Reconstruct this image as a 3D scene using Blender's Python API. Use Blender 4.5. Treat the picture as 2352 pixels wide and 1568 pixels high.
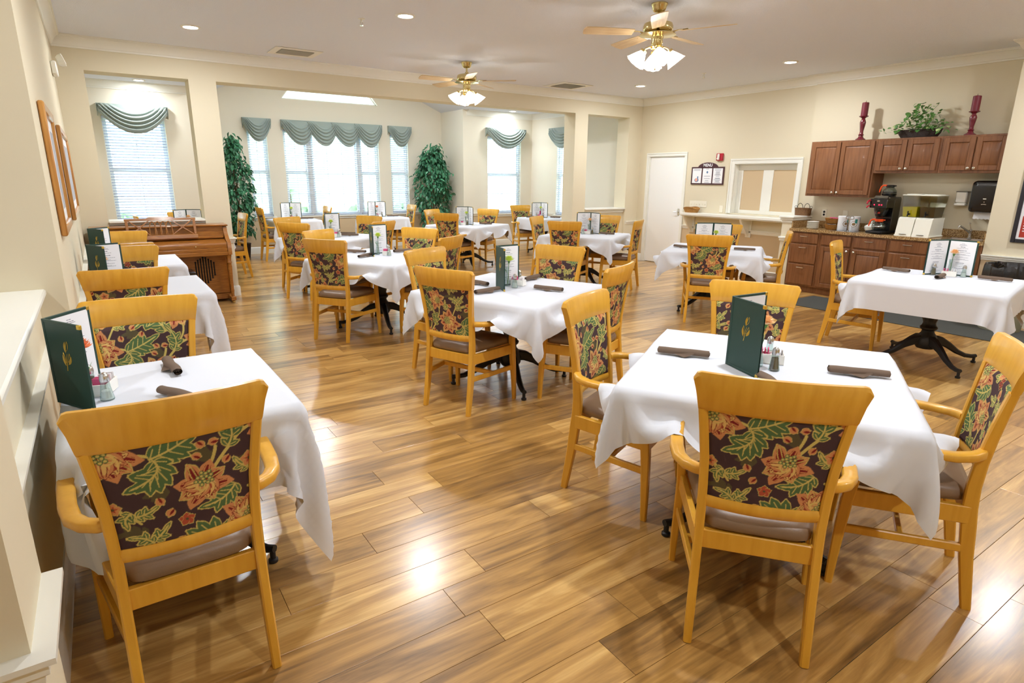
import bpy, bmesh, math, random
import numpy as np
from mathutils import Vector, Matrix

for _o in list(bpy.data.objects):
    bpy.data.objects.remove(_o, do_unlink=True)
random.seed(7)
SC = bpy.context.scene
COL = SC.collection
PI = math.pi
R = math.radians

# ------------------------------------------------------------ camera
def look(yaw, pitch, roll):
    f = Vector((math.sin(yaw) * math.cos(pitch), math.cos(yaw) * math.cos(pitch), -math.sin(pitch)))
    r = Vector((math.cos(yaw), -math.sin(yaw), 0))
    d = f.cross(r)
    c, s = math.cos(roll), math.sin(roll)
    r2 = c * r + s * d
    d2 = -s * r + c * d
    return Matrix((r2, -d2, -f)).transposed()

cam_d = bpy.data.cameras.new('camera')
cam = bpy.data.objects.new('camera', cam_d)
COL.objects.link(cam)
cam_d.sensor_width = 36.0
cam_d.lens = 1370.03 / 2352 * 36
cam_d.clip_start = 0.02
cam_d.clip_end = 200
_m = look(R(34.243), R(15.288), R(-0.541)).to_4x4()
_m.translation = (0, 0, 1.58)
cam.matrix_world = _m
SC.camera = cam

# ------------------------------------------------------------ world, exposure, daylight
SC.view_settings.view_transform = 'Standard'
SC.view_settings.look = 'None'
SC.view_settings.gamma = 1.0
SC.view_settings.exposure = 0.68
SC.view_settings.use_curve_mapping = False
SC.cycles.use_denoising = True
SC.cycles.max_bounces = 8
SC.cycles.diffuse_bounces = 5
SC.cycles.glossy_bounces = 4
SC.cycles.transmission_bounces = 6
SC.cycles.transparent_max_bounces = 12
SC.cycles.caustics_reflective = False
SC.cycles.caustics_refractive = False
SC.cycles.sample_clamp_indirect = 6.0
SC.cycles.use_adaptive_sampling = True
SC.cycles.adaptive_threshold = 0.03

W = bpy.data.worlds.new('sky')
SC.world = W
W.use_nodes = True
_bg = W.node_tree.nodes['Background']
_bg.inputs[0].default_value = (0.70, 0.85, 1.0, 1)
_bg.inputs[1].default_value = 7.0

DOWNLIGHT_W = 24.0      # recessed downlights
FAN_W = 10.0            # each fan lamp

# ------------------------------------------------------------ helpers
def s2l(c):
    c = c / 255.0
    return c / 12.92 if c <= 0.04045 else ((c + 0.055) / 1.055) ** 2.4

def rgb(r, g, b, a=1.0):
    return (s2l(r), s2l(g), s2l(b), a)

MATS = {}
def pmat(name, col, rough=0.5, metal=0.0, spec=0.5, bump=0.0, bscale=60.0, var=0.0, vscale=8.0, coat=0.0,
         sheen=0.0, emis=None, estr=0.0, trans=0.0, stretch=None, ior=None):
    m = bpy.data.materials.new(name)
    m.use_nodes = True
    nt = m.node_tree
    p = nt.nodes['Principled BSDF']
    c = rgb(*col)
    p.inputs['Base Color'].default_value = c
    p.inputs['Roughness'].default_value = rough
    p.inputs['Metallic'].default_value = metal
    p.inputs['Specular IOR Level'].default_value = spec
    p.inputs['Coat Weight'].default_value = coat
    p.inputs['Coat Roughness'].default_value = 0.15
    p.inputs['Sheen Weight'].default_value = sheen
    p.inputs['Transmission Weight'].default_value = trans
    if ior:
        p.inputs['IOR'].default_value = ior
    if emis:
        p.inputs['Emission Color'].default_value = rgb(*emis)
        p.inputs['Emission Strength'].default_value = estr
    if var > 0 or bump > 0:
        tc = nt.nodes.new('ShaderNodeTexCoord')
        mp = nt.nodes.new('ShaderNodeMapping')
        nt.links.new(tc.outputs['Object'], mp.inputs['Vector'])
        if stretch:
            mp.inputs['Scale'].default_value = stretch
        if var > 0:
            n = nt.nodes.new('ShaderNodeTexNoise')
            n.inputs['Scale'].default_value = vscale
            n.inputs['Detail'].default_value = 5
            nt.links.new(mp.outputs[0], n.inputs['Vector'])
            r_ = nt.nodes.new('ShaderNodeValToRGB')
            r_.color_ramp.elements[0].position = 0.3
            r_.color_ramp.elements[1].position = 0.7
            r_.color_ramp.elements[0].color = (c[0] * (1 - var), c[1] * (1 - var), c[2] * (1 - var), 1)
            r_.color_ramp.elements[1].color = (min(1, c[0] * (1 + var)), min(1, c[1] * (1 + var)), min(1, c[2] * (1 + var)), 1)
            nt.links.new(n.outputs[0], r_.inputs[0])
            nt.links.new(r_.outputs[0], p.inputs['Base Color'])
        if bump > 0:
            n2 = nt.nodes.new('ShaderNodeTexNoise')
            n2.inputs['Scale'].default_value = bscale
            n2.inputs['Detail'].default_value = 3
            nt.links.new(mp.outputs[0], n2.inputs['Vector'])
            b = nt.nodes.new('ShaderNodeBump')
            b.inputs['Strength'].default_value = bump
            b.inputs['Distance'].default_value = 0.01
            nt.links.new(n2.outputs[0], b.inputs['Height'])
            nt.links.new(b.outputs[0], p.inputs['Normal'])
    MATS[name] = m
    return m

def wood_mat(name, col, dark, rough, scale=6.0, axis=2, coat=0.0, spec=0.5, amount=0.6):
    """grain stretched along one object axis"""
    m = bpy.data.materials.new(name)
    m.use_nodes = True
    nt = m.node_tree
    p = nt.nodes['Principled BSDF']
    p.inputs['Roughness'].default_value = rough
    p.inputs['Coat Weight'].default_value = coat
    p.inputs['Coat Roughness'].default_value = 0.12
    p.inputs['Specular IOR Level'].default_value = spec
    tc = nt.nodes.new('ShaderNodeTexCoord')
    mp = nt.nodes.new('ShaderNodeMapping')
    sc = [1.0, 1.0, 1.0]
    sc[axis] = 0.08
    mp.inputs['Scale'].default_value = sc
    nt.links.new(tc.outputs['Object'], mp.inputs['Vector'])
    n = nt.nodes.new('ShaderNodeTexNoise')
    n.inputs['Scale'].default_value = scale * 10
    n.inputs['Detail'].default_value = 6
    n.inputs['Distortion'].default_value = 0.4
    nt.links.new(mp.outputs[0], n.inputs['Vector'])
    r_ = nt.nodes.new('ShaderNodeValToRGB')
    r_.color_ramp.elements[0].position = 0.3
    r_.color_ramp.elements[1].position = 0.3 + amount * 0.5
    r_.color_ramp.elements[0].color = rgb(*dark)
    r_.color_ramp.elements[1].color = rgb(*col)
    nt.links.new(n.outputs[0], r_.inputs[0])
    nt.links.new(r_.outputs[0], p.inputs['Base Color'])
    MATS[name] = m
    return m

def glass_mat(name, tint=(235, 245, 245), gloss=0.1, rough=0.02):
    """clear thin glass: transparent with a constant share of mirror reflection"""
    m = bpy.data.materials.new(name)
    m.use_nodes = True
    nt = m.node_tree
    for n in list(nt.nodes):
        if n.type == 'BSDF_PRINCIPLED':
            nt.nodes.remove(n)
    out = [n for n in nt.nodes if n.type == 'OUTPUT_MATERIAL'][0]
    t = nt.nodes.new('ShaderNodeBsdfTransparent')
    t.inputs[0].default_value = rgb(*tint)
    g = nt.nodes.new('ShaderNodeBsdfGlossy')
    g.inputs['Roughness'].default_value = rough
    mx = nt.nodes.new('ShaderNodeMixShader')
    mx.inputs[0].default_value = gloss
    nt.links.new(t.outputs[0], mx.inputs[1])
    nt.links.new(g.outputs[0], mx.inputs[2])
    nt.links.new(mx.outputs[0], out.inputs[0])
    MATS[name] = m
    return m

class MB:
    def __init__(self):
        self.v = []
        self.f = []
    def add(self, vs, fs, M=None):
        o = len(self.v)
        if M is not None:
            vs = [M @ Vector(q) for q in vs]
        self.v.extend([tuple(q) for q in vs])
        self.f.extend([tuple(i + o for i in q) for q in fs])
        return self
    def box(self, c, s, ch=0.0, M=None):
        hx, hy, hz = s[0] / 2, s[1] / 2, s[2] / 2
        cx, cy, cz = c
        if ch <= 0:
            vs = [(cx + a * hx, cy + b * hy, cz + d * hz) for a in (-1, 1) for b in (-1, 1) for d in (-1, 1)]
            fs = [(0, 1, 3, 2), (4, 6, 7, 5), (0, 4, 5, 1), (2, 3, 7, 6), (0, 2, 6, 4), (1, 5, 7, 3)]
            return self.add(vs, fs, M)
        ch = min(ch, hx * 0.95, hy * 0.95, hz * 0.95)
        vs = []
        idx = {}
        for a in (-1, 1):
            for b in (-1, 1):
                for d in (-1, 1):
                    for k in range(3):
                        q = [a * hx, b * hy, d * hz]
                        for j in range(3):
                            if j != k:
                                q[j] -= (a, b, d)[j] * ch
                        idx[(a, b, d, k)] = len(vs)
                        vs.append((cx + q[0], cy + q[1], cz + q[2]))
        fs = []
        for k in range(3):
            i, j = [t for t in range(3) if t != k]
            for s_ in (-1, 1):
                quad = []
                for (u, w) in ((-1, -1), (1, -1), (1, 1), (-1, 1)):
                    e = [0, 0, 0]
                    e[k] = s_; e[i] = u; e[j] = w
                    quad.append(idx[(e[0], e[1], e[2], k)])
                flip = (s_ > 0) == (k == 1)
                fs.append(tuple(quad[::-1] if flip else quad))
        for k in range(3):                      # edges parallel to axis k
            i, j = [t for t in range(3) if t != k]
            for u in (-1, 1):
                for w in (-1, 1):
                    e0 = [0, 0, 0]; e1 = [0, 0, 0]
                    e0[k] = -1; e1[k] = 1
                    e0[i] = e1[i] = u; e0[j] = e1[j] = w
                    q = [idx[(*e0, i)], idx[(*e0, j)], idx[(*e1, j)], idx[(*e1, i)]]
                    fs.append(tuple(q))
        for a in (-1, 1):
            for b in (-1, 1):
                for d in (-1, 1):
                    fs.append((idx[(a, b, d, 0)], idx[(a, b, d, 1)], idx[(a, b, d, 2)]))
        return self.add(vs, fs, M)
    def bx(self, x0, x1, y0, y1, z0, z1, ch=0.0, M=None):
        return self.box(((x0 + x1) / 2, (y0 + y1) / 2, (z0 + z1) / 2), (abs(x1 - x0), abs(y1 - y0), abs(z1 - z0)), ch, M)
    def lathe(self, prof, c=(0, 0, 0), n=20, sx=1.0, sy=1.0, M=None, wob=None):
        vs, fs = [], []
        for (r, z) in prof:
            for i in range(n):
                a = 2 * PI * i / n
                k = 1.0 if wob is None else wob(a, z)
                vs.append((c[0] + r * k * sx * math.cos(a), c[1] + r * k * sy * math.sin(a), c[2] + z))
        for j in range(len(prof) - 1):
            for i in range(n):
                k = (i + 1) % n
                fs.append((j * n + i, j * n + k, (j + 1) * n + k, (j + 1) * n + i))
        if prof[0][0] > 1e-5:
            fs.append(tuple(range(n))[::-1])
        if prof[-1][0] > 1e-5:
            fs.append(tuple((len(prof) - 1) * n + i for i in range(n)))
        return self.add(vs, fs, M)
    def tube(self, pts, r, n=8, M=None, closed=False):
        pts = [Vector(p) for p in pts]
        rs = r if isinstance(r, (list, tuple)) else [r] * len(pts)
        vs, fs = [], []
        m = len(pts)
        prev = None
        for i, p in enumerate(pts):
            if closed:
                t = pts[(i + 1) % m] - pts[i - 1]
            else:
                t = pts[min(i + 1, m - 1)] - pts[max(i - 1, 0)]
            t.normalize()
            if prev is None:
                up = Vector((0, 0, 1)) if abs(t.z) < 0.9 else Vector((1, 0, 0))
                a = t.cross(up).normalized()
            else:
                a = (prev - t * prev.dot(t)).normalized()
            prev = a
            b = t.cross(a)
            for k in range(n):
                an = 2 * PI * k / n
                vs.append(p + (a * math.cos(an) + b * math.sin(an)) * rs[i])
        for i in range(m if closed else m - 1):
            for k in range(n):
                l = (k + 1) % n
                j = (i + 1) % m
                fs.append((i * n + k, i * n + l, j * n + l, j * n + k))
        if not closed:
            fs.append(tuple(range(n))[::-1])
            fs.append(tuple((m - 1) * n + k for k in range(n)))
        return self.add(vs, fs, M)
    def bar(self, pts, side, ws, ts, ch=0.004, M=None):
        """chamfered rectangular section swept along pts; side(i) gives the width direction"""
        pts = [Vector(p) for p in pts]
        m = len(pts)
        vs, fs = [], []
        for i, p in enumerate(pts):
            t = (pts[min(i + 1, m - 1)] - pts[max(i - 1, 0)]).normalized()
            s_ = Vector(side[i] if isinstance(side, list) else side)
            s_ = (s_ - t * s_.dot(t)).normalized()
            u = t.cross(s_)
            w = (ws[i] if isinstance(ws, (list, tuple)) else ws) / 2
            h = (ts[i] if isinstance(ts, (list, tuple)) else ts) / 2
            c = min(ch, w * 0.9, h * 0.9)
            for (a, b) in ((-w + c, -h), (w - c, -h), (w, -h + c), (w, h - c), (w - c, h), (-w + c, h), (-w, h - c), (-w, -h + c)):
                vs.append(p + s_ * a + u * b)
        for i in range(m - 1):
            for k in range(8):
                l = (k + 1) % 8
                fs.append((i * 8 + k, i * 8 + l, (i + 1) * 8 + l, (i + 1) * 8 + k))
        fs.append(tuple(range(8))[::-1])
        fs.append(tuple((m - 1) * 8 + k for k in range(8)))
        return self.add(vs, fs, M)
    def prism(self, poly, a0, a1, axes='xyz', M=None):
        """poly in the first two axes, extruded a0..a1 along the third"""
        n = len(poly)
        ix = ['xyz'.index(c) for c in axes]
        vs = []
        for a in (a0, a1):
            for (p, q) in poly:
                e = [0, 0, 0]
                e[ix[0]] = p; e[ix[1]] = q; e[ix[2]] = a
                vs.append(tuple(e))
        fs = [tuple(range(n))[::-1], tuple(range(n, 2 * n))]
        for i in range(n):
            j = (i + 1) % n
            fs.append((i, j, n + j, n + i))
        return self.add(vs, fs, M)
    def grid(self, P, M=None, closed_u=False):
        nu, nv = len(P), len(P[0])
        vs = [P[i][j] for i in range(nu) for j in range(nv)]
        fs = []
        for i in range(nu if closed_u else nu - 1):
            for j in range(nv - 1):
                k = (i + 1) % nu
                fs.append((i * nv + j, k * nv + j, k * nv + j + 1, i * nv + j + 1))
        return self.add(vs, fs, M)
    def mesh(self, name, mat=None, smooth=40):
        me = bpy.data.meshes.new(name)
        me.from_pydata(self.v, [], self.f)
        bm = bmesh.new()
        bm.from_mesh(me)
        bmesh.ops.recalc_face_normals(bm, faces=bm.faces)
        bm.to_mesh(me)
        bm.free()
        if smooth:
            me.polygons.foreach_set('use_smooth', [True] * len(me.polygons))
            me.set_sharp_from_angle(angle=R(smooth))
        if mat:
            me.materials.append(MATS[mat] if isinstance(mat, str) else mat)
        me.update()
        return me
    def build(self, name, mat, parent=None, smooth=40):
        return link(name, self.mesh(name, mat, smooth), parent)

def link(name, me, parent=None):
    o = bpy.data.objects.new(name, me)
    COL.objects.link(o)
    if parent is not None:
        o.parent = parent
    return o

def tag(o, label=None, cat=None, group=None, kind=None):
    if label:
        o['label'] = label
    if cat:
        o['category'] = cat
    if group:
        o['group'] = group
    if kind:
        o['kind'] = kind
    return o

def thing(name, label, cat, loc=(0, 0, 0), rz=0.0, group=None):
    o = bpy.data.objects.new(name, None)
    COL.objects.link(o)
    o.empty_display_size = 0.05
    o.location = loc
    o.rotation_euler = (0, 0, rz)
    return tag(o, label, cat, group)

def struct(name, mb, mat, label=None, cat=None, smooth=40):
    o = mb.build(name, mat, None, smooth)
    return tag(o, label, cat, None, 'structure')

KIDS = {}
def copy_tree(o, loc=None, rz=None, label=None, group=None, parent=None):
    c = o.copy()
    COL.objects.link(c)
    if parent is not None:
        c.parent = parent
    for ch in o.children:
        copy_tree(ch, parent=c)
    if loc is not None:
        c.location = loc
    if rz is not None:
        c.rotation_euler = (0, 0, rz)
    if label:
        c['label'] = label
    if group:
        c['group'] = group
    return c

def rotz(a):
    return Matrix.Rotation(a, 4, 'Z')

def TR(x, y, z):
    return Matrix.Translation((x, y, z))

def text_mesh(name, body, size, mat, extrude=0.0006, align='CENTER', bold=False):
    cu = bpy.data.curves.new(name, 'FONT')
    cu.body = body
    cu.size = size
    cu.align_x = align
    cu.extrude = extrude
    cu.resolution_u = 3
    if bold:
        cu.offset = size * 0.02
    o = bpy.data.objects.new(name, cu)
    COL.objects.link(o)
    dg = bpy.context.evaluated_depsgraph_get()
    me = bpy.data.meshes.new_from_object(o.evaluated_get(dg))
    bpy.data.objects.remove(o, do_unlink=True)
    bpy.data.curves.remove(cu)
    me.name = name
    me.materials.clear()
    me.materials.append(MATS[mat])
    return me

# ------------------------------------------------------------ materials
pmat('wall_paint', (222, 213, 188), 0.85, spec=0.25, bump=0.02, bscale=220)
pmat('wall_paint_lit', (230, 224, 207), 0.85, spec=0.25, bump=0.02, bscale=220)  # same wall paint, its colour lightened for the light in bay and alcoves
pmat('wall_lower', (206, 184, 150), 0.85, spec=0.25, bump=0.02, bscale=220)
pmat('trim_white', (236, 236, 228), 0.35, spec=0.5)
pmat('door_white', (240, 241, 240), 0.45, spec=0.4)
pmat('ceiling_paint', (230, 235, 246), 0.9, spec=0.3, bump=0.5, bscale=160)
pmat('cloth', (216, 220, 229), 0.85, spec=0.2, bump=0.05, bscale=500, sheen=0.1)
wood_mat('maple', (230, 176, 64), (214, 157, 47), 0.32, scale=3.0, axis=2, coat=0.25, amount=1.0)
wood_mat('oak_piano', (172, 112, 46), (128, 76, 26), 0.28, scale=11.0, axis=0, coat=0.35, amount=0.8)
wood_mat('cherry', (134, 88, 54), (112, 68, 38), 0.35, scale=4.0, axis=2, coat=0.15)
wood_mat('frame_wood', (200, 146, 76), (168, 110, 48), 0.35, scale=4.0, axis=2, coat=0.2)
wood_mat('blade_wood', (214, 190, 150), (190, 160, 115), 0.4, scale=4.0, axis=0)
pmat('vinyl', (134, 110, 88), 0.38, spec=0.5, bump=0.08, bscale=300, var=0.06)
pmat('black_iron', (24, 24, 26), 0.45, spec=0.5, bump=0.1, bscale=120)
pmat('napkin', (114, 97, 84), 0.9, spec=0.15, bump=0.15, bscale=600)
pmat('menu_green', (24, 62, 54), 0.5, spec=0.5, bump=0.12, bscale=900)
pmat('paper', (240, 242, 246), 0.7, spec=0.2)
pmat('ink', (116, 122, 140), 0.8, spec=0.1)
pmat('gold', (226, 190, 82), 0.3, metal=0.8)
pmat('brass', (214, 196, 142), 0.2, metal=1.0)
pmat('steel', (205, 205, 205), 0.22, metal=1.0)
pmat('nickel', (220, 216, 206), 0.25, metal=1.0)
pmat('dark_steel', (120, 118, 112), 0.3, metal=1.0)
pmat('black_plastic', (20, 20, 22), 0.18, spec=0.6)
pmat('black_matte', (26, 25, 25), 0.6, spec=0.3)
pmat('ceramic', (244, 243, 236), 0.2, spec=0.5)
pmat('salt', (246, 246, 244), 0.9)
pmat('pepper', (120, 104, 82), 0.9, var=0.4, vscale=400)
pmat('pink_paper', (226, 92, 140), 0.7)
pmat('white_paper', (238, 234, 236), 0.8)
pmat('stem_green', (78, 128, 52), 0.6)
pmat('flower_yellow', (214, 230, 96), 0.8, sheen=0.2)
pmat('flower_peach', (250, 206, 150), 0.8, sheen=0.2)
pmat('flower_coral', (252, 150, 96), 0.8, var=0.25, vscale=60)
pmat('magenta_glass', (176, 20, 96), 0.1, spec=0.6)
pmat('valance', (156, 170, 165), 0.75, spec=0.25, bump=0.08, bscale=400, sheen=0.2)
pmat('slat', (198, 206, 224), 0.5, spec=0.4)
pmat('ficus_leaf', (62, 122, 88), 0.36, spec=0.5, var=0.55, vscale=9)
pmat('ivy_leaf', (88, 138, 66), 0.45, spec=0.5, var=0.35, vscale=35)
pmat('ivy_edge', (188, 208, 142), 0.5, spec=0.4)
pmat('bark', (104, 82, 58), 0.85, bump=0.4, bscale=60)
pmat('wicker', (176, 126, 60), 0.65, bump=0.9, bscale=140, var=0.3, vscale=90)
pmat('wicker_dark', (120, 84, 48), 0.65, bump=0.9, bscale=140, var=0.4, vscale=90)
pmat('basket_black', (44, 30, 24), 0.6, bump=0.8, bscale=120)
pmat('burgundy', (108, 26, 44), 0.18, spec=0.6, var=0.1, coat=0.3)
pmat('wax', (118, 30, 48), 0.45, var=0.12, vscale=20)
pmat('orange_plastic', (242, 84, 24), 0.35)
pmat('red_plastic', (176, 24, 48), 0.35)
pmat('mat_grey', (74, 76, 72), 0.95, bump=0.6, bscale=300, var=0.2, vscale=120)
pmat('bin_grey', (164, 164, 142), 0.6)
pmat('bag_black', (26, 26, 28), 0.28, spec=0.6, bump=0.3, bscale=30)
pmat('dark_wood_frame', (74, 40, 48), 0.4)
pmat('black_frame', (36, 36, 44), 0.35)
pmat('outlet', (238, 232, 214), 0.4)
pmat('juice', (228, 216, 40), 0.2, spec=0.5)
pmat('tea', (92, 76, 56), 0.2, spec=0.5)
pmat('frost_plastic', (238, 238, 226), 0.4)
pmat('print_red', (178, 54, 40), 0.6)
pmat('print_blue', (96, 130, 170), 0.7)
pmat('print_peach', (232, 170, 150), 0.7)
pmat('picture_grey', (176, 178, 186), 0.6, var=0.1)
pmat('led_red', (255, 30, 60), 0.4, emis=(255, 30, 60), estr=3.0)
pmat('canister', (240, 242, 246), 0.3)
pmat('teal_print', (40, 140, 130), 0.6)
pmat('brown_print', (150, 118, 80), 0.6)
pmat('lamp_glow', (255, 250, 240), 0.5, emis=(255, 250, 236), estr=14.0)
pmat('shade_glow', (255, 252, 246), 0.5, emis=(255, 248, 236), estr=5.0)
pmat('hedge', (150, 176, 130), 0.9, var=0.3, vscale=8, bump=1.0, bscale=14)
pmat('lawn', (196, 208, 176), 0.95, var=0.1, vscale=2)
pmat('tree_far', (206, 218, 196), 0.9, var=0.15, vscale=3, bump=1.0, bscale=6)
glass_mat('pane_glass', (246, 250, 252), 0.06, 0.01)
glass_mat('clear_glass', (222, 234, 232), 0.16, 0.03)
glass_mat('clear_plastic', (226, 226, 214), 0.14, 0.12)

def granite():
    m = pmat('granite', (150, 116, 74), 0.18, spec=0.5)
    nt = m.node_tree
    p = nt.nodes['Principled BSDF']
    tc = nt.nodes.new('ShaderNodeTexCoord')
    v = nt.nodes.new('ShaderNodeTexVoronoi')
    v.inputs['Scale'].default_value = 150
    nt.links.new(tc.outputs['Object'], v.inputs['Vector'])
    n = nt.nodes.new('ShaderNodeTexNoise')
    n.inputs['Scale'].default_value = 90
    n.inputs['Detail'].default_value = 4
    nt.links.new(tc.outputs['Object'], n.inputs['Vector'])
    mx = nt.nodes.new('ShaderNodeMath')
    mx.operation = 'MULTIPLY_ADD'
    mx.inputs[1].default_value = 0.5
    nt.links.new(v.outputs['Color'], mx.inputs[0])
    nt.links.new(n.outputs[0], mx.inputs[2])
    r_ = nt.nodes.new('ShaderNodeValToRGB')
    r_.color_ramp.elements[0].position = 0.45
    r_.color_ramp.elements[0].color = rgb(78, 56, 36)
    r_.color_ramp.elements[1].position = 0.95
    r_.color_ramp.elements[1].color = rgb(208, 178, 128)
    e = r_.color_ramp.elements.new(0.7)
    e.color = rgb(150, 114, 70)
    nt.links.new(mx.outputs[0], r_.inputs[0])
    nt.links.new(r_.outputs[0], p.inputs['Base Color'])
granite()

def floor_mat():
    m = pmat('floor_wood', (170, 130, 80), 0.28, spec=0.6, coat=0.5)
    m.node_tree.nodes['Principled BSDF'].inputs['Coat Roughness'].default_value = 0.2
    nt = m.node_tree
    p = nt.nodes['Principled BSDF']
    geo = nt.nodes.new('ShaderNodeNewGeometry')
    mp = nt.nodes.new('ShaderNodeMapping')
    mp.inputs['Scale'].default_value = (0.9, 9.0, 1.0)
    nt.links.new(geo.outputs['Position'], mp.inputs['Vector'])
    oi = nt.nodes.new('ShaderNodeObjectInfo')
    sm = nt.nodes.new('ShaderNodeMath')
    sm.operation = 'ADD'
    nt.links.new(geo.outputs['Random Per Island'], sm.inputs[0])
    nt.links.new(oi.outputs['Random'], sm.inputs[1])
    frc = nt.nodes.new('ShaderNodeMath')
    frc.operation = 'FRACT'
    nt.links.new(sm.outputs[0], frc.inputs[0])
    wmul = nt.nodes.new('ShaderNodeMath')
    wmul.operation = 'MULTIPLY'
    wmul.inputs[1].default_value = 60.0
    nt.links.new(frc.outputs[0], wmul.inputs[0])
    n = nt.nodes.new('ShaderNodeTexNoise')
    n.noise_dimensions = '4D'
    n.inputs['Scale'].default_value = 1.5
    n.inputs['Detail'].default_value = 7
    n.inputs['Roughness'].default_value = 0.58
    n.inputs['Distortion'].default_value = 1.1
    nt.links.new(mp.outputs[0], n.inputs['Vector'])
    nt.links.new(wmul.outputs[0], n.inputs['W'])
    mp2 = nt.nodes.new('ShaderNodeMapping')
    mp2.inputs['Scale'].default_value = (2.2, 70.0, 1.0)
    nt.links.new(geo.outputs['Position'], mp2.inputs['Vector'])
    n2 = nt.nodes.new('ShaderNodeTexNoise')
    n2.noise_dimensions = '4D'
    n2.inputs['Scale'].default_value = 1.6
    n2.inputs['Detail'].default_value = 4
    nt.links.new(mp2.outputs[0], n2.inputs['Vector'])
    nt.links.new(wmul.outputs[0], n2.inputs['W'])
    ad = nt.nodes.new('ShaderNodeMath')
    ad.operation = 'MULTIPLY_ADD'
    ad.inputs[1].default_value = 0.22
    nt.links.new(n2.outputs[0], ad.inputs[0])
    nt.links.new(n.outputs[0], ad.inputs[2])
    # each board a little lighter or darker
    rb = nt.nodes.new('ShaderNodeMath')
    rb.operation = 'MULTIPLY_ADD'
    rb.inputs[1].default_value = 0.25
    nt.links.new(frc.outputs[0], rb.inputs[0])
    nt.links.new(ad.outputs[0], rb.inputs[2])
    r_ = nt.nodes.new('ShaderNodeValToRGB')
    cr = r_.color_ramp
    cr.elements[0].position = 0.44
    cr.elements[0].color = rgb(98, 73, 42)
    cr.elements[1].position = 0.95
    cr.elements[1].color = rgb(220, 180, 112)
    for pos, c in ((0.57, (140, 104, 56)), (0.70, (172, 130, 70)), (0.82, (196, 152, 86))):
        e = cr.elements.new(pos)
        e.color = rgb(*c)
    nt.links.new(rb.outputs[0], r_.inputs[0])
    nt.links.new(r_.outputs[0], p.inputs['Base Color'])
    b = nt.nodes.new('ShaderNodeBump')
    b.inputs['Strength'].default_value = 0.06
    b.inputs['Distance'].default_value = 0.004
    nt.links.new(n2.outputs[0], b.inputs['Height'])
    nt.links.new(b.outputs[0], p.inputs['Normal'])
floor_mat()

def fabric_mat():
    m = pmat('fabric', (80, 60, 60), 0.85, spec=0.2)
    nt = m.node_tree
    p = nt.nodes['Principled BSDF']
    a = nt.nodes.new('ShaderNodeVertexColor')
    a.layer_name = 'weave'
    nt.links.new(a.outputs[0], p.inputs['Base Color'])
    tc = nt.nodes.new('ShaderNodeTexCoord')
    n = nt.nodes.new('ShaderNodeTexNoise')
    n.inputs['Scale'].default_value = 500
    nt.links.new(tc.outputs['Object'], n.inputs['Vector'])
    b = nt.nodes.new('ShaderNodeBump')
    b.inputs['Strength'].default_value = 0.12
    b.inputs['Distance'].default_value = 0.004
    nt.links.new(n.outputs[0], b.inputs['Height'])
    nt.links.new(b.outputs[0], p.inputs['Normal'])
fabric_mat()
# ------------------------------------------------------------ the room
XL, XR, XN, XP = -0.19, 8.97, 8.90, 8.45       # left wall, right wall, niche wall, protruding wall
YB, YB2, YA, YW, YR = 8.76, 9.07, 12.40, 13.45, -2.8
ZC, ZB = 3.06, 2.715
RAIL, CAP = 0.78, 1.04

def wall_cells(mb, axis, c0, c1, a0, a1, z0, z1, holes=()):
    A = sorted({a0, a1, *[h[0] for h in holes], *[h[1] for h in holes]})
    Z = sorted({z0, z1, *[h[2] for h in holes], *[h[3] for h in holes]})
    A = [a for a in A if a0 <= a <= a1]
    Z = [z for z in Z if z0 <= z <= z1]
    for i in range(len(A) - 1):
        for j in range(len(Z) - 1):
            am, zm = (A[i] + A[i + 1]) / 2, (Z[j] + Z[j + 1]) / 2
            if any(h[0] < am < h[1] and h[2] < zm < h[3] for h in holes):
                continue
            if axis == 'x':      # wall plane faces x, runs along y
                mb.bx(c0, c1, A[i], A[i + 1], Z[j], Z[j + 1])
            else:
                mb.bx(A[i], A[i + 1], c0, c1, Z[j], Z[j + 1])

def wall(name, axis, c0, c1, a0, a1, z0, z1, holes=(), mat='wall_paint', lower=False):
    mb = MB()
    zl = RAIL - 0.04
    wall_cells(mb, axis, c0, c1, a0, a1, zl if lower else z0, z1, holes)
    o = struct(name, mb, mat)
    if lower:
        m2 = MB()
        wall_cells(m2, axis, c0, c1, a0, a1, z0, zl, holes)
        m2.build('lower_panel', 'wall_lower', o)
    return o

BAYWIN = [(2.67, 3.05), (3.37, 5.45), (5.73, 6.17)]
WZ0, WZ1 = 0.76, 2.52
LWIN = (0.24, 1.15)
RWIN = (7.70, 8.65)
SWIN = (10.62, 11.40)

# floor -------------------------------------------------------
fl = MB()
fl.bx(-2.75, 9.3, YR - 0.1, YW + 0.2, -0.12, -0.010)
floor = struct('floor', fl, 'black_matte')
PWID, PLEN, GAP = 0.183, 1.22, 0.0016
pm = MB()
pm.box((0, 0, -0.005), (PLEN - GAP, PWID - GAP, 0.010), 0.0006)
plank_me = pm.mesh('plank', 'floor_wood', 0)
_fwd = Vector((math.sin(R(34.243)), math.cos(R(34.243))))
planks = []
rng = random.Random(3)
row = 0
y = 1.463 - PWID * 24
while y < YW + 0.1:
    x = -2.7 - rng.random() * PLEN
    if abs(y - 1.463) < 0.01:
        x = 0.98 - 4 * PLEN
    if abs(y - 1.463 - 4 * PWID) < 0.01:
        x = 0.794 - 4 * PLEN
    while x < 9.2:
        cx, cy = x + PLEN / 2, y + PWID / 2
        c = Vector((cx, cy))
        d = c.length
        ang = abs(math.atan2(_fwd.x * c.y - _fwd.y * c.x, _fwd.dot(c)))
        vis = ang < R(43) + math.atan2(0.65, max(d, 0.3)) and d > 0.9 and cx > -1.0
        planks.append((d if vis else 99.0, cx, cy))
        x += PLEN
    y += PWID
planks.sort()
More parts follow.
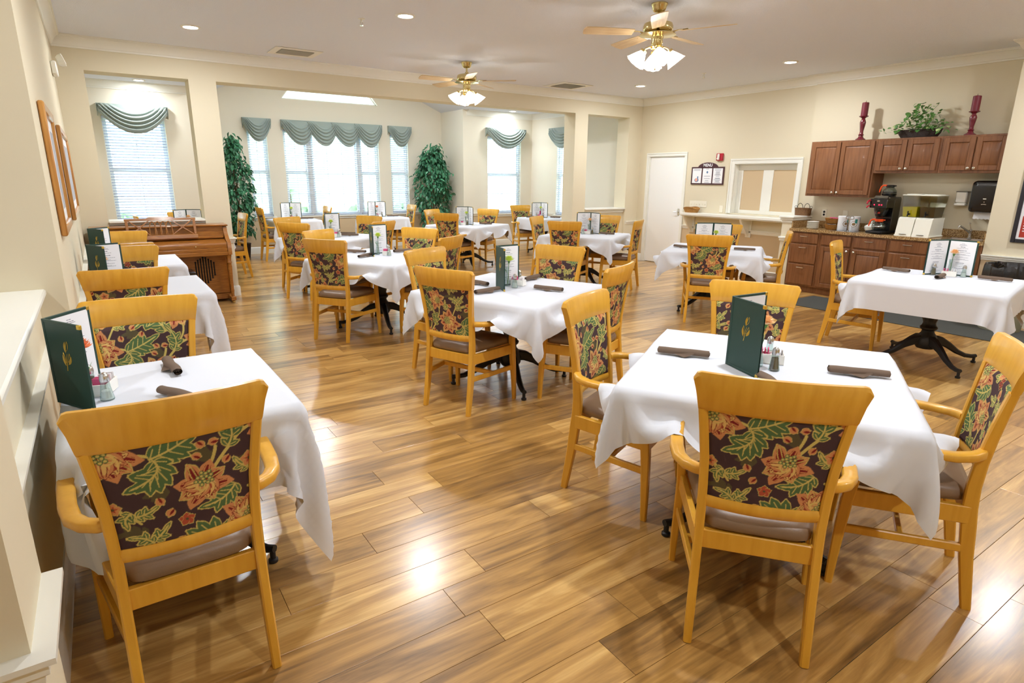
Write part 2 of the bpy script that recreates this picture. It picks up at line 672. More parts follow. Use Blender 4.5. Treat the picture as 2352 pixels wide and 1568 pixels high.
rest = MB()
for i, (d, cx, cy) in enumerate(planks):
    if i < 290:
        o = link('plank', plank_me, floor)
        o.location = (cx, cy, 0)
    else:
        rest.bx(cx - PLEN / 2 + GAP / 2, cx + PLEN / 2 - GAP / 2, cy - PWID / 2 + GAP / 2, cy + PWID / 2 - GAP / 2, -0.010, 0.0)
o = rest.build('far_planks', 'floor_wood', floor, 0)
tag(o, kind='stuff')

# ceilings ----------------------------------------------------
mb = MB()
mb.bx(-2.75, 9.3, YR - 0.1, YB2, ZC, ZC + 0.1)
struct('ceiling', mb, 'ceiling_paint')
VX0, VX1 = 1.87, 7.05
VXC, VZ = (VX0 + VX1) / 2, ZC + 0.41 * (VX1 - VX0) / 2
mb = MB()
mb.bx(-0.6, VX0, YB2, YA + 0.2, ZC, ZC + 0.1)
mb.bx(VX1, 9.3, YB2, YA + 0.2, ZC, ZC + 0.1)
struct('ceiling_alcoves', mb, 'ceiling_paint')
mb = MB()
mb.prism([(VX0, ZC), (VXC, VZ), (VX1, ZC), (VX1, ZC + 0.1), (VXC, VZ + 0.1), (VX0, ZC + 0.1)], YB2 - 0.15, YW + 0.15, 'xzy')
struct('ceiling_vault', mb, 'ceiling_paint')
mb = MB()                                     # gable over the beam
mb.prism([(VX0, ZC), (VXC, VZ), (VX1, ZC)], YB2 - 0.15, YB2 - 0.03, 'xzy')
struct('wall_beam_gable', mb, 'wall_paint_lit')

# beam, columns, pilasters --------------------------------------
mb = MB()
mb.bx(XL - 0.3, XR + 0.15, YB, YB2 - 0.005, ZB, ZC + 0.02)
struct('wall_beam', mb, 'wall_paint')
for i, (x0, x1) in enumerate(((XL - 0.15, 0.08), (1.13, 1.44), (7.29, 7.59), (8.63, XR + 0.1))):
    mb = MB()
    mb.bx(x0, x1, YB, YB2, 0, ZB)
    struct('wall_column_%d' % (i + 1), mb, 'wall_paint')
for nm, x0, x1 in (('left', 0.08, 1.13), ('right', 7.59, 8.63)):
    mb = MB()
    mb.bx(x0, x1, YB + 0.05, YB2 - 0.05, 0, CAP - 0.05)
    o = struct('wall_half_' + nm, mb, 'wall_paint')
    m2 = MB()
    m2.bx(x0 - 0.0, x1 + 0.0, YB - 0.03, YB2 + 0.03, CAP - 0.03, CAP, 0.008)
    m2.bx(x0, x1, YB + 0.005, YB2 - 0.005, CAP - 0.055, CAP - 0.03, 0.006)
    m2.bx(x0, x1, YB + 0.025, YB2 - 0.025, CAP - 0.09, CAP - 0.055, 0.006)
    m2.build('cap', 'trim_white', o)

# left side -----------------------------------------------------
wall('wall_left', 'x', XL - 0.30, XL, 3.65, YB + 0.1, 0, ZC, lower=True)
mb = MB()
mb.bx(XL - 0.30, XL, YR, 3.65, ZB, ZC)
struct('wall_left_header', mb, 'wall_paint')
mb = MB()
mb.bx(XL - 0.30, -0.205, 1.17, 1.43, 0, ZB)
struct('wall_near_column', mb, 'wall_paint')
mb = MB()
mb.bx(XL - 0.28, -0.305, 1.43, 3.65, 0, CAP - 0.04)
half = struct('wall_left_half', mb, 'wall_paint')
mb = MB()
mb.bx(XL - 0.32, -0.268, 1.43, 3.65, CAP - 0.03, CAP, 0.008)
mb.bx(XL - 0.28, -0.285, 1.43, 3.65, CAP - 0.06, CAP - 0.03, 0.006)
mb.build('cap', 'trim_white', half)
wall('wall_left_alcove', 'x', XL - 0.15, XL, YB2, YA + 0.15, 0, ZC, mat='wall_paint_lit')
wall('wall_hall', 'x', -2.75, -2.6, YR, 4.0, 0, ZC)
wall('wall_hall_end', 'y', 3.65, 3.8, -2.75, XL - 0.30, 0, ZC)
wall('wall_back', 'y', YR - 0.15, YR, -2.75, XP + 0.5, 0, ZC)

# windowed walls -------------------------------------------------
wall('wall_alcove_left', 'y', YA, YA + 0.15, XL - 0.15, VX0 - 0.15, 0, ZC, [(LWIN[0], LWIN[1], WZ0, WZ1)], 'wall_paint_lit', True)
wall('wall_alcove_right', 'y', YA, YA + 0.15, VX1 + 0.15, XR + 0.15, 0, ZC, [(RWIN[0], RWIN[1], WZ0, WZ1)], 'wall_paint_lit', True)
wall('wall_bay', 'y', YW, YW + 0.15, VX0 - 0.15, VX1 + 0.15, 0, ZC, [(a, b, WZ0, WZ1) for a, b in BAYWIN], 'wall_paint_lit', True)
# gable with its trapezoid window opening
GX0, GX1, GZ0, GZ1 = 3.39, 5.47, 3.11, 3.62
mb = MB()
def gz(x):
    return ZC + 0.41 * (min(x, 2 * VXC - x) - VX0)
T0, T1 = GX0 + 0.42, GX1 - 0.42
for poly in ([(VX0, ZC), (GX0, ZC), (GX0, GZ0), (T0, GZ1), (T0, gz(T0))],
             [(VX1, ZC), (T1, gz(T1)), (T1, GZ1), (GX1, GZ0), (GX1, ZC)],
             [(GX0, ZC), (GX1, ZC), (GX1, GZ0), (GX0, GZ0)],
             [(T0, GZ1), (T1, GZ1), (T1, gz(T1)), (VXC, VZ), (T0, gz(T0))]):
    mb.prism(poly, YW, YW + 0.15, 'xzy')
struct('wall_bay_gable', mb, 'wall_paint_lit')
wall('wall_bay_left', 'x', VX0 - 0.15, VX0, YA, YW, 0, ZC, (), 'wall_paint_lit', True)
wall('wall_bay_right', 'x', VX1, VX1 + 0.15, YA, YW, 0, ZC, (), 'wall_paint_lit', True)

# right side ------------------------------------------------------
DOOR = (7.635, 8.49, 2.005)
PASS = (5.43, 6.55, 1.04, 1.845)
wall('wall_right', 'x', XR, XR + 0.15, 5.25, YB2, 0, ZC, [(DOOR[0], DOOR[1], 0, DOOR[2]), PASS], lower=True)
wall('wall_right_alcove', 'x', XR, XR + 0.15, YB2, YA + 0.15, 0, ZC, [(SWIN[0], SWIN[1], WZ0, WZ1)], 'wall_paint_lit', True)
wall('wall_niche', 'x', XN, XN + 0.22, 2.70, 5.25, 0, ZC)
wall('wall_right_near', 'x', XP, XP + 0.15, YR, 2.70, 0, ZC, lower=True)
wall('wall_niche_side', 'y', 2.55, 2.70, XP + 0.15, XN + 0.2, 0, ZC)
mb = MB()
mb.bx(XR + 0.16, XR + 0.3, 5.0, 9.0, 0, ZC)
struct('wall_kitchen', mb, 'wall_paint')

# mouldings ----------------------------------------------------------
CROWN = [(0, -0.125), (0.012, -0.125), (0.014, -0.108), (0.022, -0.102), (0.030, -0.085), (0.052, -0.05), (0.078, -0.026), (0.088, -0.024), (0.092, -0.012), (0.10, -0.010), (0.10, 0.0), (0, 0.0)]
BASE = [(0, 0), (0.016, 0), (0.016, 0.115), (0.012, 0.130), (0.006, 0.140), (0, 0.140)]
RAILP = [(0, -0.062), (0.012, -0.062), (0.014, -0.045), (0.022, -0.038), (0.022, -0.022), (0.036, -0.012), (0.036, 0.0), (0, 0.0)]
def molding(mb, pts, prof, z):
    n = len(pts)
    P = [Vector(p) for p in pts]
    rows = []
    for i in range(n):
        ns = []
        if i > 0:
            d = (P[i] - P[i - 1]).normalized()
            ns.append(Vector((d.y, -d.x)))
        if i < n - 1:
            d = (P[i + 1] - P[i]).normalized()
            ns.append(Vector((d.y, -d.x)))
        if len(ns) == 2:
            m = (ns[0] + ns[1])
            m = m / max(0.3, (1 + ns[0].dot(ns[1])))
        else:
            m = ns[0]
        rows.append([(P[i].x + m.x * a, P[i].y + m.y * a, z + b) for a, b in prof])
    k = len(prof)
    vs = [q for r_ in rows for q in r_]
    fs = []
    for i in range(n - 1):
        for j in range(k):
            l = (j + 1) % k
            fs.append((i * k + j, i * k + l, (i + 1) * k + l, (i + 1) * k + j))
    fs.append(tuple(range(k)))
    fs.append(tuple((n - 1) * k + j for j in range(k))[::-1])
    mb.add(vs, fs)

def trim(name, paths, prof, z):
    mb = MB()
    for p in paths:
        molding(mb, p, prof, z)
    return struct(name, mb, 'trim_white', smooth=25)

trim('trim_1', [[(XL, YR), (XL, YB), (XR, YB), (XR, 5.25), (XN, 5.25), (XN, 2.70), (XP, 2.70), (XP, YR)]], CROWN, ZC)
trim('trim_2', [[(XL, YB2), (XL, YA), (VX0 - 0.1, YA)]], CROWN, ZC)
trim('trim_3', [[(VX1 + 0.1, YA), (XR, YA), (XR, YB2)]], CROWN, ZC)
trim('trim_4', [[(XL, 3.65), (XL, YB)]], RAILP, RAIL)
trim('trim_5', [[(-0.305, 1.43), (-0.305, 3.65)]], RAILP, RAIL)
trim('trim_6', [[(-0.45, 1.17), (-0.205, 1.17), (-0.205, 1.43)]], RAILP, RAIL)
trim('trim_7', [[(8.66, YB), (XR, YB), (XR, 8.56)], [(XR, 7.56), (XR, 5.30)]], RAILP, RAIL)
trim('trim_8', [[(XP, 2.70), (XP, YR)]], RAILP, RAIL)
trim('trim_9', [[(XL, YB2), (XL, YA), (LWIN[0] - 0.06, YA)], [(LWIN[1] + 0.06, YA), (VX0, YA), (VX0, YW), (BAYWIN[0][0] - 0.07, YW)],
                [(BAYWIN[2][1] + 0.07, YW), (VX1, YW), (VX1, YA), (RWIN[0] - 0.07, YA)], [(RWIN[1] + 0.07, YA), (XR, YA), (XR, SWIN[1] + 0.07)],
                [(XR, SWIN[0] - 0.07), (XR, YB2)]], RAILP, RAIL)
def collar(name, x0, x1, y0, y1, prof, z):
    mb = MB()
    rows = []
    for (a, b) in prof:
        rows.append([(x0 - a, y0 - a, z + b), (x1 + a, y0 - a, z + b), (x1 + a, y1 + a, z + b), (x0 - a, y1 + a, z + b)])
    k = len(rows)
    vs = [q for r_ in rows for q in r_]
    fs = []
    for j in range(k):
        l = (j + 1) % k
        for i in range(4):
            m = (i + 1) % 4
            fs.append((j * 4 + i, j * 4 + m, l * 4 + m, l * 4 + i))
    mb.add(vs, fs)
    return struct(name, mb, 'trim_white', smooth=25)
collar('trim_10', 1.13, 1.44, YB, YB2, RAILP, RAIL)
collar('trim_11', 7.29, 7.59, YB, YB2, RAILP, RAIL)
collar('baseboard_column_left', 1.13, 1.44, YB, YB2, BASE, 0)
collar('baseboard_column_right', 7.29, 7.59, YB, YB2, BASE, 0)
trim('baseboard_left', [[(-0.305, 1.43), (-0.305, 3.64)], [(XL, 3.66), (XL, YB - 0.002)], [(-0.46, 1.17), (-0.205, 1.17), (-0.205, 1.43)]], BASE, 0)
trim('baseboard_right', [[(8.65, YB), (XR, YB), (XR, 8.56)], [(XR, 7.56), (XR, 5.30)], [(XP, 2.70), (XP, YR)]], BASE, 0)
trim('baseboard_bay', [[(XL, YB2), (XL, YA), (VX0, YA), (VX0, YW), (VX1, YW), (VX1, YA), (XR, YA), (XR, YB2)]], BASE, 0)
trim('baseboard_half', [[(7.60, YB + 0.05), (8.62, YB + 0.05)]], BASE, 0)

# door -----------------------------------------------------------------
def casing(mb, axis, face, a0, a1, z0, z1, w, t, sill=False):
    """flat casing with a raised outer bead around an opening; axis x: runs along y on plane x=face, towards -x"""
    def q(A0, A1, Z0, Z1, T0, T1, ch):
        if axis == 'x':
            mb.bx(face - T1, face - T0, A0, A1, Z0, Z1, ch)
        else:
            mb.bx(A0, A1, face - T1, face - T0, Z0, Z1, ch)
    q(a0 - w, a0, z0, z1, 0.0005, t, 0.003)
    q(a1, a1 + w, z0, z1, 0.0005, t, 0.003)
    q(a0 - w, a1 + w, z1, z1 + w, 0.0005, t, 0.003)
    b = w * 0.32
    q(a0 - w, a0 - w + b, z0, z1 + w - b, t, t + 0.008, 0.003)
    q(a1 + w - b, a1 + w, z0, z1 + w - b, t, t + 0.008, 0.003)
    q(a0 - w, a1 + w, z1 + w - b, z1 + w, t, t + 0.008, 0.003)
    if sill:
        q(a0 - w, a1 + w, z0 - w, z0, 0, t, 0.004)

mb = MB()
casing(mb, 'x', XR, DOOR[0], DOOR[1], 0, DOOR[2], 0.065, 0.016)
mb.bx(XR + 0.001, XR + 0.12, DOOR[0] + 0.0005, DOOR[0] + 0.012, 0, DOOR[2] - 0.0125)
mb.bx(XR + 0.001, XR + 0.12, DOOR[1] - 0.012, DOOR[1] - 0.0005, 0, DOOR[2] - 0.0125)
mb.bx(XR + 0.001, XR + 0.12, DOOR[0] + 0.0005, DOOR[1] - 0.0005, DOOR[2] - 0.012, DOOR[2] - 0.0005)
dr = struct('door_1', mb, 'trim_white')
mb = MB()
mb.bx(XR + 0.02, XR + 0.06, DOOR[0] + 0.014, DOOR[1] - 0.014, 0.008, DOOR[2] - 0.014, 0.003)
sl = mb.build('door_slab', 'door_white', dr)
mb = MB()
mb.box((XR + 0.016, DOOR[0] + 0.07, 1.0), (0.008, 0.045, 0.12), 0.003)
mb.tube([(XR + 0.012, DOOR[0] + 0.07, 1.0), (XR - 0.03, DOOR[0] + 0.07, 1.0), (XR - 0.032, DOOR[0] + 0.15, 1.0)], 0.009, 8)
mb.build('door_handle', 'nickel', sl)

# serving hatch ---------------------------------------------------------
mb = MB()
casing(mb, 'x', XR, PASS[0], PASS[1], PASS[2], PASS[3], 0.085, 0.022)
for (a0, a1, z0, z1) in ((PASS[0] + 0.0005, PASS[0] + 0.012, PASS[2], PASS[3] - 0.0125), (PASS[1] - 0.012, PASS[1] - 0.0005, PASS[2], PASS[3] - 0.0125), (PASS[0] + 0.0005, PASS[1] - 0.0005, PASS[3] - 0.012, PASS[3] - 0.0005)):
    mb.bx(XR + 0.001, XR + 0.13, a0, a1, z0, z1)
hatch = struct('window_8', mb, 'trim_white')
mb = MB()
xs0, xs1 = XR + 0.09, XR + 0.115
ym = (PASS[0] + PASS[1]) / 2 - 0.01
for (a0, a1, z0, z1) in ((PASS[0] + 0.013, PASS[0] + 0.06, PASS[2] + 0.06, PASS[3] - 0.10), (PASS[1] - 0.10, PASS[1] - 0.013, PASS[2] + 0.06, PASS[3] - 0.10), (ym - 0.09, ym + 0.09, PASS[2] + 0.06, PASS[3] - 0.10),
                         (PASS[0] + 0.013, PASS[1] - 0.013, PASS[3] - 0.10, PASS[3] - 0.013), (PASS[0] + 0.013, PASS[1] - 0.013, PASS[2], PASS[2] + 0.06)):
    mb.bx(xs0, xs1, a0, a1, z0, z1, 0.003)
mb.build('shutter_frame', 'trim_white', hatch)
for (a0, a1) in ((PASS[0] + 0.06, ym - 0.09), (ym + 0.09, PASS[1] - 0.10)):
    mb = MB()
    mb.bx(xs0 + 0.012, xs1 + 0.01, a0 - 0.01, a1 + 0.01, PASS[2] + 0.05, PASS[3] - 0.09)
    mb.build('panel', 'wall_lower', hatch)

# windows ----------------------------------------------------------------
def window(n, axis, face, a0, a1, z0, z1, units=None, depth=0.15, sgn=1):
    """sash window set in an opening; axis 'y': plane y=face seen from -y; 'x': plane x=face seen from -x"""
    def q(mb, A0, A1, Z0, Z1, T0, T1, ch=0.0):
        if axis == 'x':
            mb.bx(face + T0, face + T1, A0, A1, Z0, Z1, ch)
        else:
            mb.bx(A0, A1, face + T0, face + T1, Z0, Z1, ch)
    fr = MB()
    f = 0.03
    for (A0, A1, Z0, Z1) in ((a0 + 0.0005, a0 + f, z0 + f, z1 - f), (a1 - f, a1 - 0.0005, z0 + f, z1 - f), (a0 + 0.0005, a1 - 0.0005, z1 - f, z1 - 0.0005), (a0 + 0.0005, a1 - 0.0005, z0 + 0.0005, z0 + f)):
        q(fr, A0, A1, Z0, Z1, 0.07, 0.14)
    # sill board and apron
    q(fr, a0 - 0.05, a1 + 0.05, z0 - 0.03, z0, -0.05, 0.08, 0.006)
    q(fr, a0 - 0.03, a1 + 0.03, z0 - 0.075, z0 - 0.03, -0.016, 0.0, 0.003)
    units = units or [(a0 + f, a1 - f, True)]
    for k in range(len(units) - 1):
        q(fr, units[k][1], units[k + 1][0], z0, z1, 0.05, 0.14, 0.004)
    w = struct('window_%d' % n, fr, 'trim_white')
    zm = (z0 + z1) / 2 + 0.02
    for (u0, u1, dbl) in units:
        sh = MB()
        s_ = 0.035
        spans = [(z0 + f, zm, 0.085), (zm, z1 - f, 0.105)] if dbl else [(z0 + f, z1 - f, 0.09)]
        for (s0, s1, dp) in spans:
            for (A0, A1, Z0, Z1) in ((u0, u0 + s_, s0 + s_, s1 - s_), (u1 - s_, u1, s0 + s_, s1 - s_), (u0, u1, s0, s0 + s_), (u0, u1, s1 - s_, s1)):
                q(sh, A0, A1, Z0, Z1, dp, dp + 0.025, 0.003)
        so = sh.build('sash', 'trim_white', w)
        for (s0, s1, dp) in spans:
            mt = MB()
            if dbl:
                um = (u0 + u1) / 2
                q(mt, um - 0.006, um + 0.006, s0 + s_, s1 - s_, dp + 0.008, dp + 0.016)
                sm = (s0 + s1) / 2
                q(mt, u0 + s_, u1 - s_, sm - 0.006, sm + 0.006, dp + 0.008, dp + 0.016)
            else:
                for t in (1 / 3, 2 / 3):
                    um = u0 + (u1 - u0) * t
                    q(mt, um - 0.006, um + 0.006, s0 + s_, s1 - s_, dp + 0.008, dp + 0.016)
                for t in (0.25, 0.5, 0.75):
                    sm = s0 + (s1 - s0) * t
                    q(mt, u0 + s_, u1 - s_, sm - 0.006, sm + 0.006, dp + 0.008, dp + 0.016)
            mt.build('muntin', 'trim_white', so)
            pn = MB()
            q(pn, u0 + s_ - 0.004, u1 - s_ + 0.004, s0 + s_ - 0.004, s1 - s_ + 0.004, dp + 0.010, dp + 0.014)
            pn.build('pane', 'pane_glass', so)
    # daylight portal in the opening (sampling aid only)
    ld = bpy.data.lights.new('sky_portal', 'AREA')
    ld.shape = 'RECTANGLE'
    ld.size = a1 - a0
    ld.size_y = z1 - z0
    ld.cycles.is_portal = True
    lo = bpy.data.objects.new('sky_portal', ld)
    COL.objects.link(lo)
    lo.parent = w
    if axis == 'y':
        lo.location = ((a0 + a1) / 2, face + 0.2, (z0 + z1) / 2)
        lo.rotation_euler = (-PI / 2, 0, 0)
    else:
        lo.location = (face + 0.2, (a0 + a1) / 2, (z0 + z1) / 2)
        lo.rotation_euler = (-PI / 2, 0, -PI / 2)
    return w

window(1, 'y', YA, LWIN[0], LWIN[1], WZ0, WZ1)
window(2, 'y', YW, BAYWIN[0][0], BAYWIN[0][1], WZ0, WZ1)
window(3, 'y', YW, BAYWIN[1][0], BAYWIN[1][1], WZ0, WZ1, [(3.40, 3.84, True), (3.96, 4.94, False), (5.04, 5.42, True)])
window(4, 'y', YW, BAYWIN[2][0], BAYWIN[2][1], WZ0, WZ1)
window(5, 'y', YA, RWIN[0], RWIN[1], WZ0, WZ1)
window(6, 'x', XR, SWIN[0], SWIN[1], WZ0, WZ1)
mb = MB()
for (p, q) in (((GX0, GZ0), (T0, GZ1)), ((GX1, GZ0), (T1, GZ1)), ((GX0, GZ0), (GX1, GZ0)), ((T0, GZ1), (T1, GZ1))):
    mb.bar([(p[0], YW + 0.09, p[1]), (q[0], YW + 0.09, q[1])], (0, 1, 0), 0.06, 0.05)
gw = struct('window_7', mb, 'trim_white')
mb = MB()
mb.prism([(GX0, GZ0), (GX1, GZ0), (T1, GZ1), (T0, GZ1)], YW + 0.09, YW + 0.094, 'xzy')
mb.build('pane', 'pane_glass', gw)

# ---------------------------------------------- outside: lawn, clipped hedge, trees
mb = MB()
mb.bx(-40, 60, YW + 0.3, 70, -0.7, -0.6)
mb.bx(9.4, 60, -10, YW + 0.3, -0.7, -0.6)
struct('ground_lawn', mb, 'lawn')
def blob(mb, c, r, seed, n=10, sq=1.0):
    g = random.Random(seed)
    ph = [g.uniform(0, 6) for _ in range(6)]
    prof = []
    P = []
    for i in range(2 * n):
        rowp = []
        for j in range(n + 1):
            th, fi = 2 * PI * i / (2 * n), -PI / 2 + PI * j / n
            k = 1 + 0.12 * math.sin(3 * th + ph[0]) * math.cos(2 * fi) + 0.10 * math.sin(5 * th + ph[1] + 3 * fi) + 0.07 * math.sin(9 * th + ph[2] - 5 * fi)
            rowp.append((c[0] + r * k * math.cos(fi) * math.cos(th), c[1] + r * k * math.cos(fi) * math.sin(th), c[2] + r * sq * k * math.sin(fi)))
        P.append(rowp)
    mb.grid(P, closed_u=True)
for i in range(7):
    mb = MB()
    x = 0.4 + i * 1.25
    yy = 14.9 if 1.6 < x < 7.4 else 13.9
    blob(mb, (x, yy, 0.22), 0.52, i, sq=1.15)
    tag(mb.build('shrub', 'hedge'), '%s rounded green shrub from the left, outside the windows' % ('first', 'second', 'third', 'fourth', 'fifth', 'sixth', 'seventh')[i], 'shrub', 'shrubs outside the windows')
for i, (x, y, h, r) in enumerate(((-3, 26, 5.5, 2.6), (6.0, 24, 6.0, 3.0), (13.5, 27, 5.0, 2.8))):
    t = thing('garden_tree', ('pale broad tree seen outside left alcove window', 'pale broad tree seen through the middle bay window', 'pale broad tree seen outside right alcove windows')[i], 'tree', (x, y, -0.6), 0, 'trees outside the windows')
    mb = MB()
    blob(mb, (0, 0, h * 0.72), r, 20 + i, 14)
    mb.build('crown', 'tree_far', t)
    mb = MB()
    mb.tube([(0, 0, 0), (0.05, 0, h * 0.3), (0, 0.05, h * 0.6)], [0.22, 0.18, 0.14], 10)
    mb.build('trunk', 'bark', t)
# ------------------------------------------------------------ woven floral fabric (pattern as colours of a fine grid)
def weave_pattern(N=420):
    ys, xs = np.mgrid[0:N, 0:N] / float(N)          # one repeat, 0.50 m square
    img = np.zeros((N, N, 3))
    C = {k: np.array(rgb(*v)[:3]) for k, v in dict(bg=(74, 55, 58), gold=(206, 188, 108), orange=(206, 142, 94), red=(126, 36, 38),
         green=(86, 112, 72), dgreen=(92, 84, 60), pale=(224, 188, 116), mid=(178, 84, 62)).items()}
    img[:] = C['bg']
    def wrap(d):
        return d - np.round(d)
    def put(mask, col):
        img[mask] = C[col]
    def win(cx, cy, r):
        """index window (wrapped) around a point, so that each stroke stays cheap"""
        k = int(r * N) + 3
        i = (np.arange(int(cy * N) - k, int(cy * N) + k + 1)) % N
        j = (np.arange(int(cx * N) - k, int(cx * N) + k + 1)) % N
        return np.ix_(i, j)
    def local(cx, cy, a, w):
        dx, dy = wrap(xs[w] - cx), wrap(ys[w] - cy)
        c, s = math.cos(a), math.sin(a)
        return dx * c + dy * s, -dx * s + dy * c
    def paint(w, mask, col):
        sub = img[w]
        sub[mask] = C[col]
        img[w] = sub
    def petal(cx, cy, a, L, Wd, rim, body, core, grow=0.006, wave=0.0, coreL=0.80):
        w = win(cx, cy, L * 1.15)
        u, v = local(cx, cy, a, w)
        v = v + wave * np.sin(u / L * 5.0) * L * 0.12
        t = np.clip(u / L, 0, 1)
        wd = Wd * np.sin(PI * t ** 0.95) ** 0.75 * (1 + 0.10 * np.cos(v / Wd * 7))
        ok = (u > -0.004) & (u < L)
        if rim:
            paint(w, (u > -0.006) & (u < L + grow) & (np.abs(v) < wd + grow), rim)
        paint(w, ok & (np.abs(v) < wd), body)
        if core:
            paint(w, ok & (t < coreL) & (np.abs(v) < wd * 0.80 * (1 - t * 0.35)) & (np.sin(v / Wd * 9 + t * 4) > -0.85), core)
            paint(w, ok & (t > 0.3) & (t < 0.92) & (np.abs(np.abs(v) - wd * 0.36) < 0.0035), rim or body)
    def stem(pts, wd, col='gold'):
        for i in range(len(pts) - 1):
            for t in np.linspace(0, 1, max(6, int(math.hypot(pts[i + 1][0] - pts[i][0], pts[i + 1][1] - pts[i][1]) / (wd * 0.7)))):
                x = pts[i][0] + (pts[i + 1][0] - pts[i][0]) * t
                y = pts[i][1] + (pts[i + 1][1] - pts[i][1]) * t
                w = win(x, y, wd * 1.3)
                paint(w, (wrap(xs[w] - x) ** 2 + wrap(ys[w] - y) ** 2) < wd * wd, col)
    def curve(p0, p1, p2, n=12):
        return [tuple((1 - t) ** 2 * np.array(p0) + 2 * t * (1 - t) * np.array(p1) + t * t * np.array(p2)) for t in np.linspace(0, 1, n)]
    def leaf(p0, p1, p2, wd, n=5, base='green', rim='gold'):
        """lobed leaf: pointed lobes off a curved midrib, outlined in the rim colour"""
        pts = curve(p0, p1, p2, n + 2)
        lobes = []
        for i in range(n + 1):
            x, y = pts[i]
            dx, dy = pts[i + 1][0] - x, pts[i + 1][1] - y
            a = math.atan2(dy, dx)
            f = 0.55 + 0.45 * math.sin(PI * (i + 0.7) / (n + 1))
            L = wd * 1.5 * f
            if i < n:
                lobes += [(x, y, a + 0.95, L * 0.88, wd * 0.31 * f), (x, y, a - 0.95, L * 0.88, wd * 0.31 * f)]
            lobes.append((x, y, a, math.hypot(dx, dy) * 1.8 if i == n else L, wd * 0.34 * f))
        for (x, y, a, L, ww) in lobes:
            petal(x, y, a, L, ww, rim, rim, None, 0.009)
        for (x, y, a, L, ww) in lobes:
            petal(x, y, a, L, ww, None, base, None)
        stem(curve(p0, p1, p2, 14), 0.0065, rim)
        for (x, y, a, L, ww) in lobes:
            stem([(x, y), (x + math.cos(a) * L * 0.7, y + math.sin(a) * L * 0.7)], 0.0036, rim)
    def flower(cx, cy, r, rot, n=8):
        for i in range(n):
            a = rot + 2 * PI * i / n + 0.12 * math.sin(5 * i)
            petal(cx, cy, a, r * (1.0 + 0.13 * math.sin(3.7 * i)), r * 0.255, 'gold' if i % 2 else 'orange', 'orange', 'red', 0.007, 0.5 * math.sin(2 * i))
        for i in range(5):
            a = rot + PI + (i - 2) * 0.52
            petal(cx + 0.10 * r * math.cos(rot), cy + 0.10 * r * math.sin(rot), a, r * 0.78, r * 0.27, 'red', 'pale' if i % 2 else 'orange', 'mid' if i % 2 else 'pale', 0.005, 0.4)
        ox, oy = cx + 0.12 * r * math.cos(rot), cy + 0.12 * r * math.sin(rot)
        petal(ox, oy, rot + PI, r * 0.46, r * 0.22, 'gold', 'pale', 'orange', 0.005)
        for i in range(15):
            a = i * 2.39996
            q = r * 0.085 * math.sqrt(i + 0.4)
            x, y = ox + 0.10 * r * math.cos(rot) + q * math.cos(a), oy + 0.10 * r * math.sin(rot) + q * math.sin(a)
            w = win(x, y, r * 0.12)
            d = np.hypot(wrap(xs[w] - x), wrap(ys[w] - y))
            paint(w, d < r * 0.085, 'green')
            paint(w, d < r * 0.052, 'gold')
    def bud(cx, cy, r, rot):
        petal(cx - r * math.cos(rot), cy - r * math.sin(rot), rot, 2 * r, r * 0.8, 'gold', 'orange', None, 0.005)
        petal(cx - r * 0.6 * math.cos(rot), cy - r * 0.6 * math.sin(rot), rot + 0.25, 1.7 * r, r * 0.25, None, 'red', None)
    def small(cx, cy, r, rot, col):
        for i in range(5):
            petal(cx, cy, rot + i * 2 * PI / 5, r, r * 0.42, 'gold', col, None, 0.005)
        for i in range(5):
            petal(cx, cy, rot + i * 2 * PI / 5, r * 0.6, r * 0.12, None, 'mid', None)
        w = win(cx, cy, r * 0.3)
        paint(w, np.hypot(wrap(xs[w] - cx), wrap(ys[w] - cy)) < r * 0.2, 'dgreen')
    for p in (((0.30, 0.64), (0.36, 0.68), (0.42, 0.66)), ((0.70, 0.28), (0.78, 0.34), (0.88, 0.31)), ((0.08, 0.38), (0.12, 0.44), (0.20, 0.45)), ((0.50, 0.92), (0.58, 0.96), (0.66, 0.93)), ((0.36, 0.18), (0.40, 0.22), (0.46, 0.20))):
        leaf(*p, 0.045, 3, 'dgreen', 'dgreen')
    stem(curve((0.62, 0.50), (0.82, 0.62), (0.93, 0.46)), 0.012)
    stem(curve((0.93, 0.46), (1.03, 0.36), (1.10, 0.24)), 0.012)
    stem(curve((0.36, 0.46), (0.48, 0.52), (0.56, 0.52)), 0.011)
    stem(curve((0.58, 0.62), (0.52, 0.74), (0.46, 0.86)), 0.009)
    stem(curve((0.86, 0.80), (0.80, 0.68), (0.88, 0.56)), 0.010)
    stem(curve((0.52, 0.00), (0.60, 0.10), (0.70, 0.20)), 0.008)
    stem(curve((0.16, 0.22), (0.06, 0.34), (0.04, 0.46)), 0.011)
    leaf((0.42, 0.47), (0.30, 0.50), (0.14, 0.60), 0.105, 4)
    leaf((0.40, 0.45), (0.34, 0.34), (0.54, 0.27), 0.110, 5)
    leaf((0.02, 0.66), (0.10, 0.90), (0.30, 0.74), 0.105, 5)
    leaf((0.96, 0.44), (0.88, 0.56), (1.00, 0.70), 0.070, 3)
    leaf((0.94, 0.12), (1.00, 0.02), (1.14, 0.02), 0.085, 4)
    for p in (((0.46, 0.86), (0.42, 0.88), (0.38, 0.94)), ((0.47, 0.84), (0.52, 0.90), (0.58, 0.90)), ((0.51, 0.76), (0.44, 0.76), (0.37, 0.79)),
              ((0.84, 0.22), (0.90, 0.26), (0.92, 0.31)), ((0.70, 0.06), (0.76, 0.04), (0.82, 0.06)), ((0.54, 0.06), (0.48, 0.06), (0.43, 0.10)),
              ((0.57, 0.09), (0.62, 0.06), (0.60, 0.00)), ((0.68, 0.72), (0.72, 0.77), (0.70, 0.83))):
        leaf(*p, 0.046, 2)
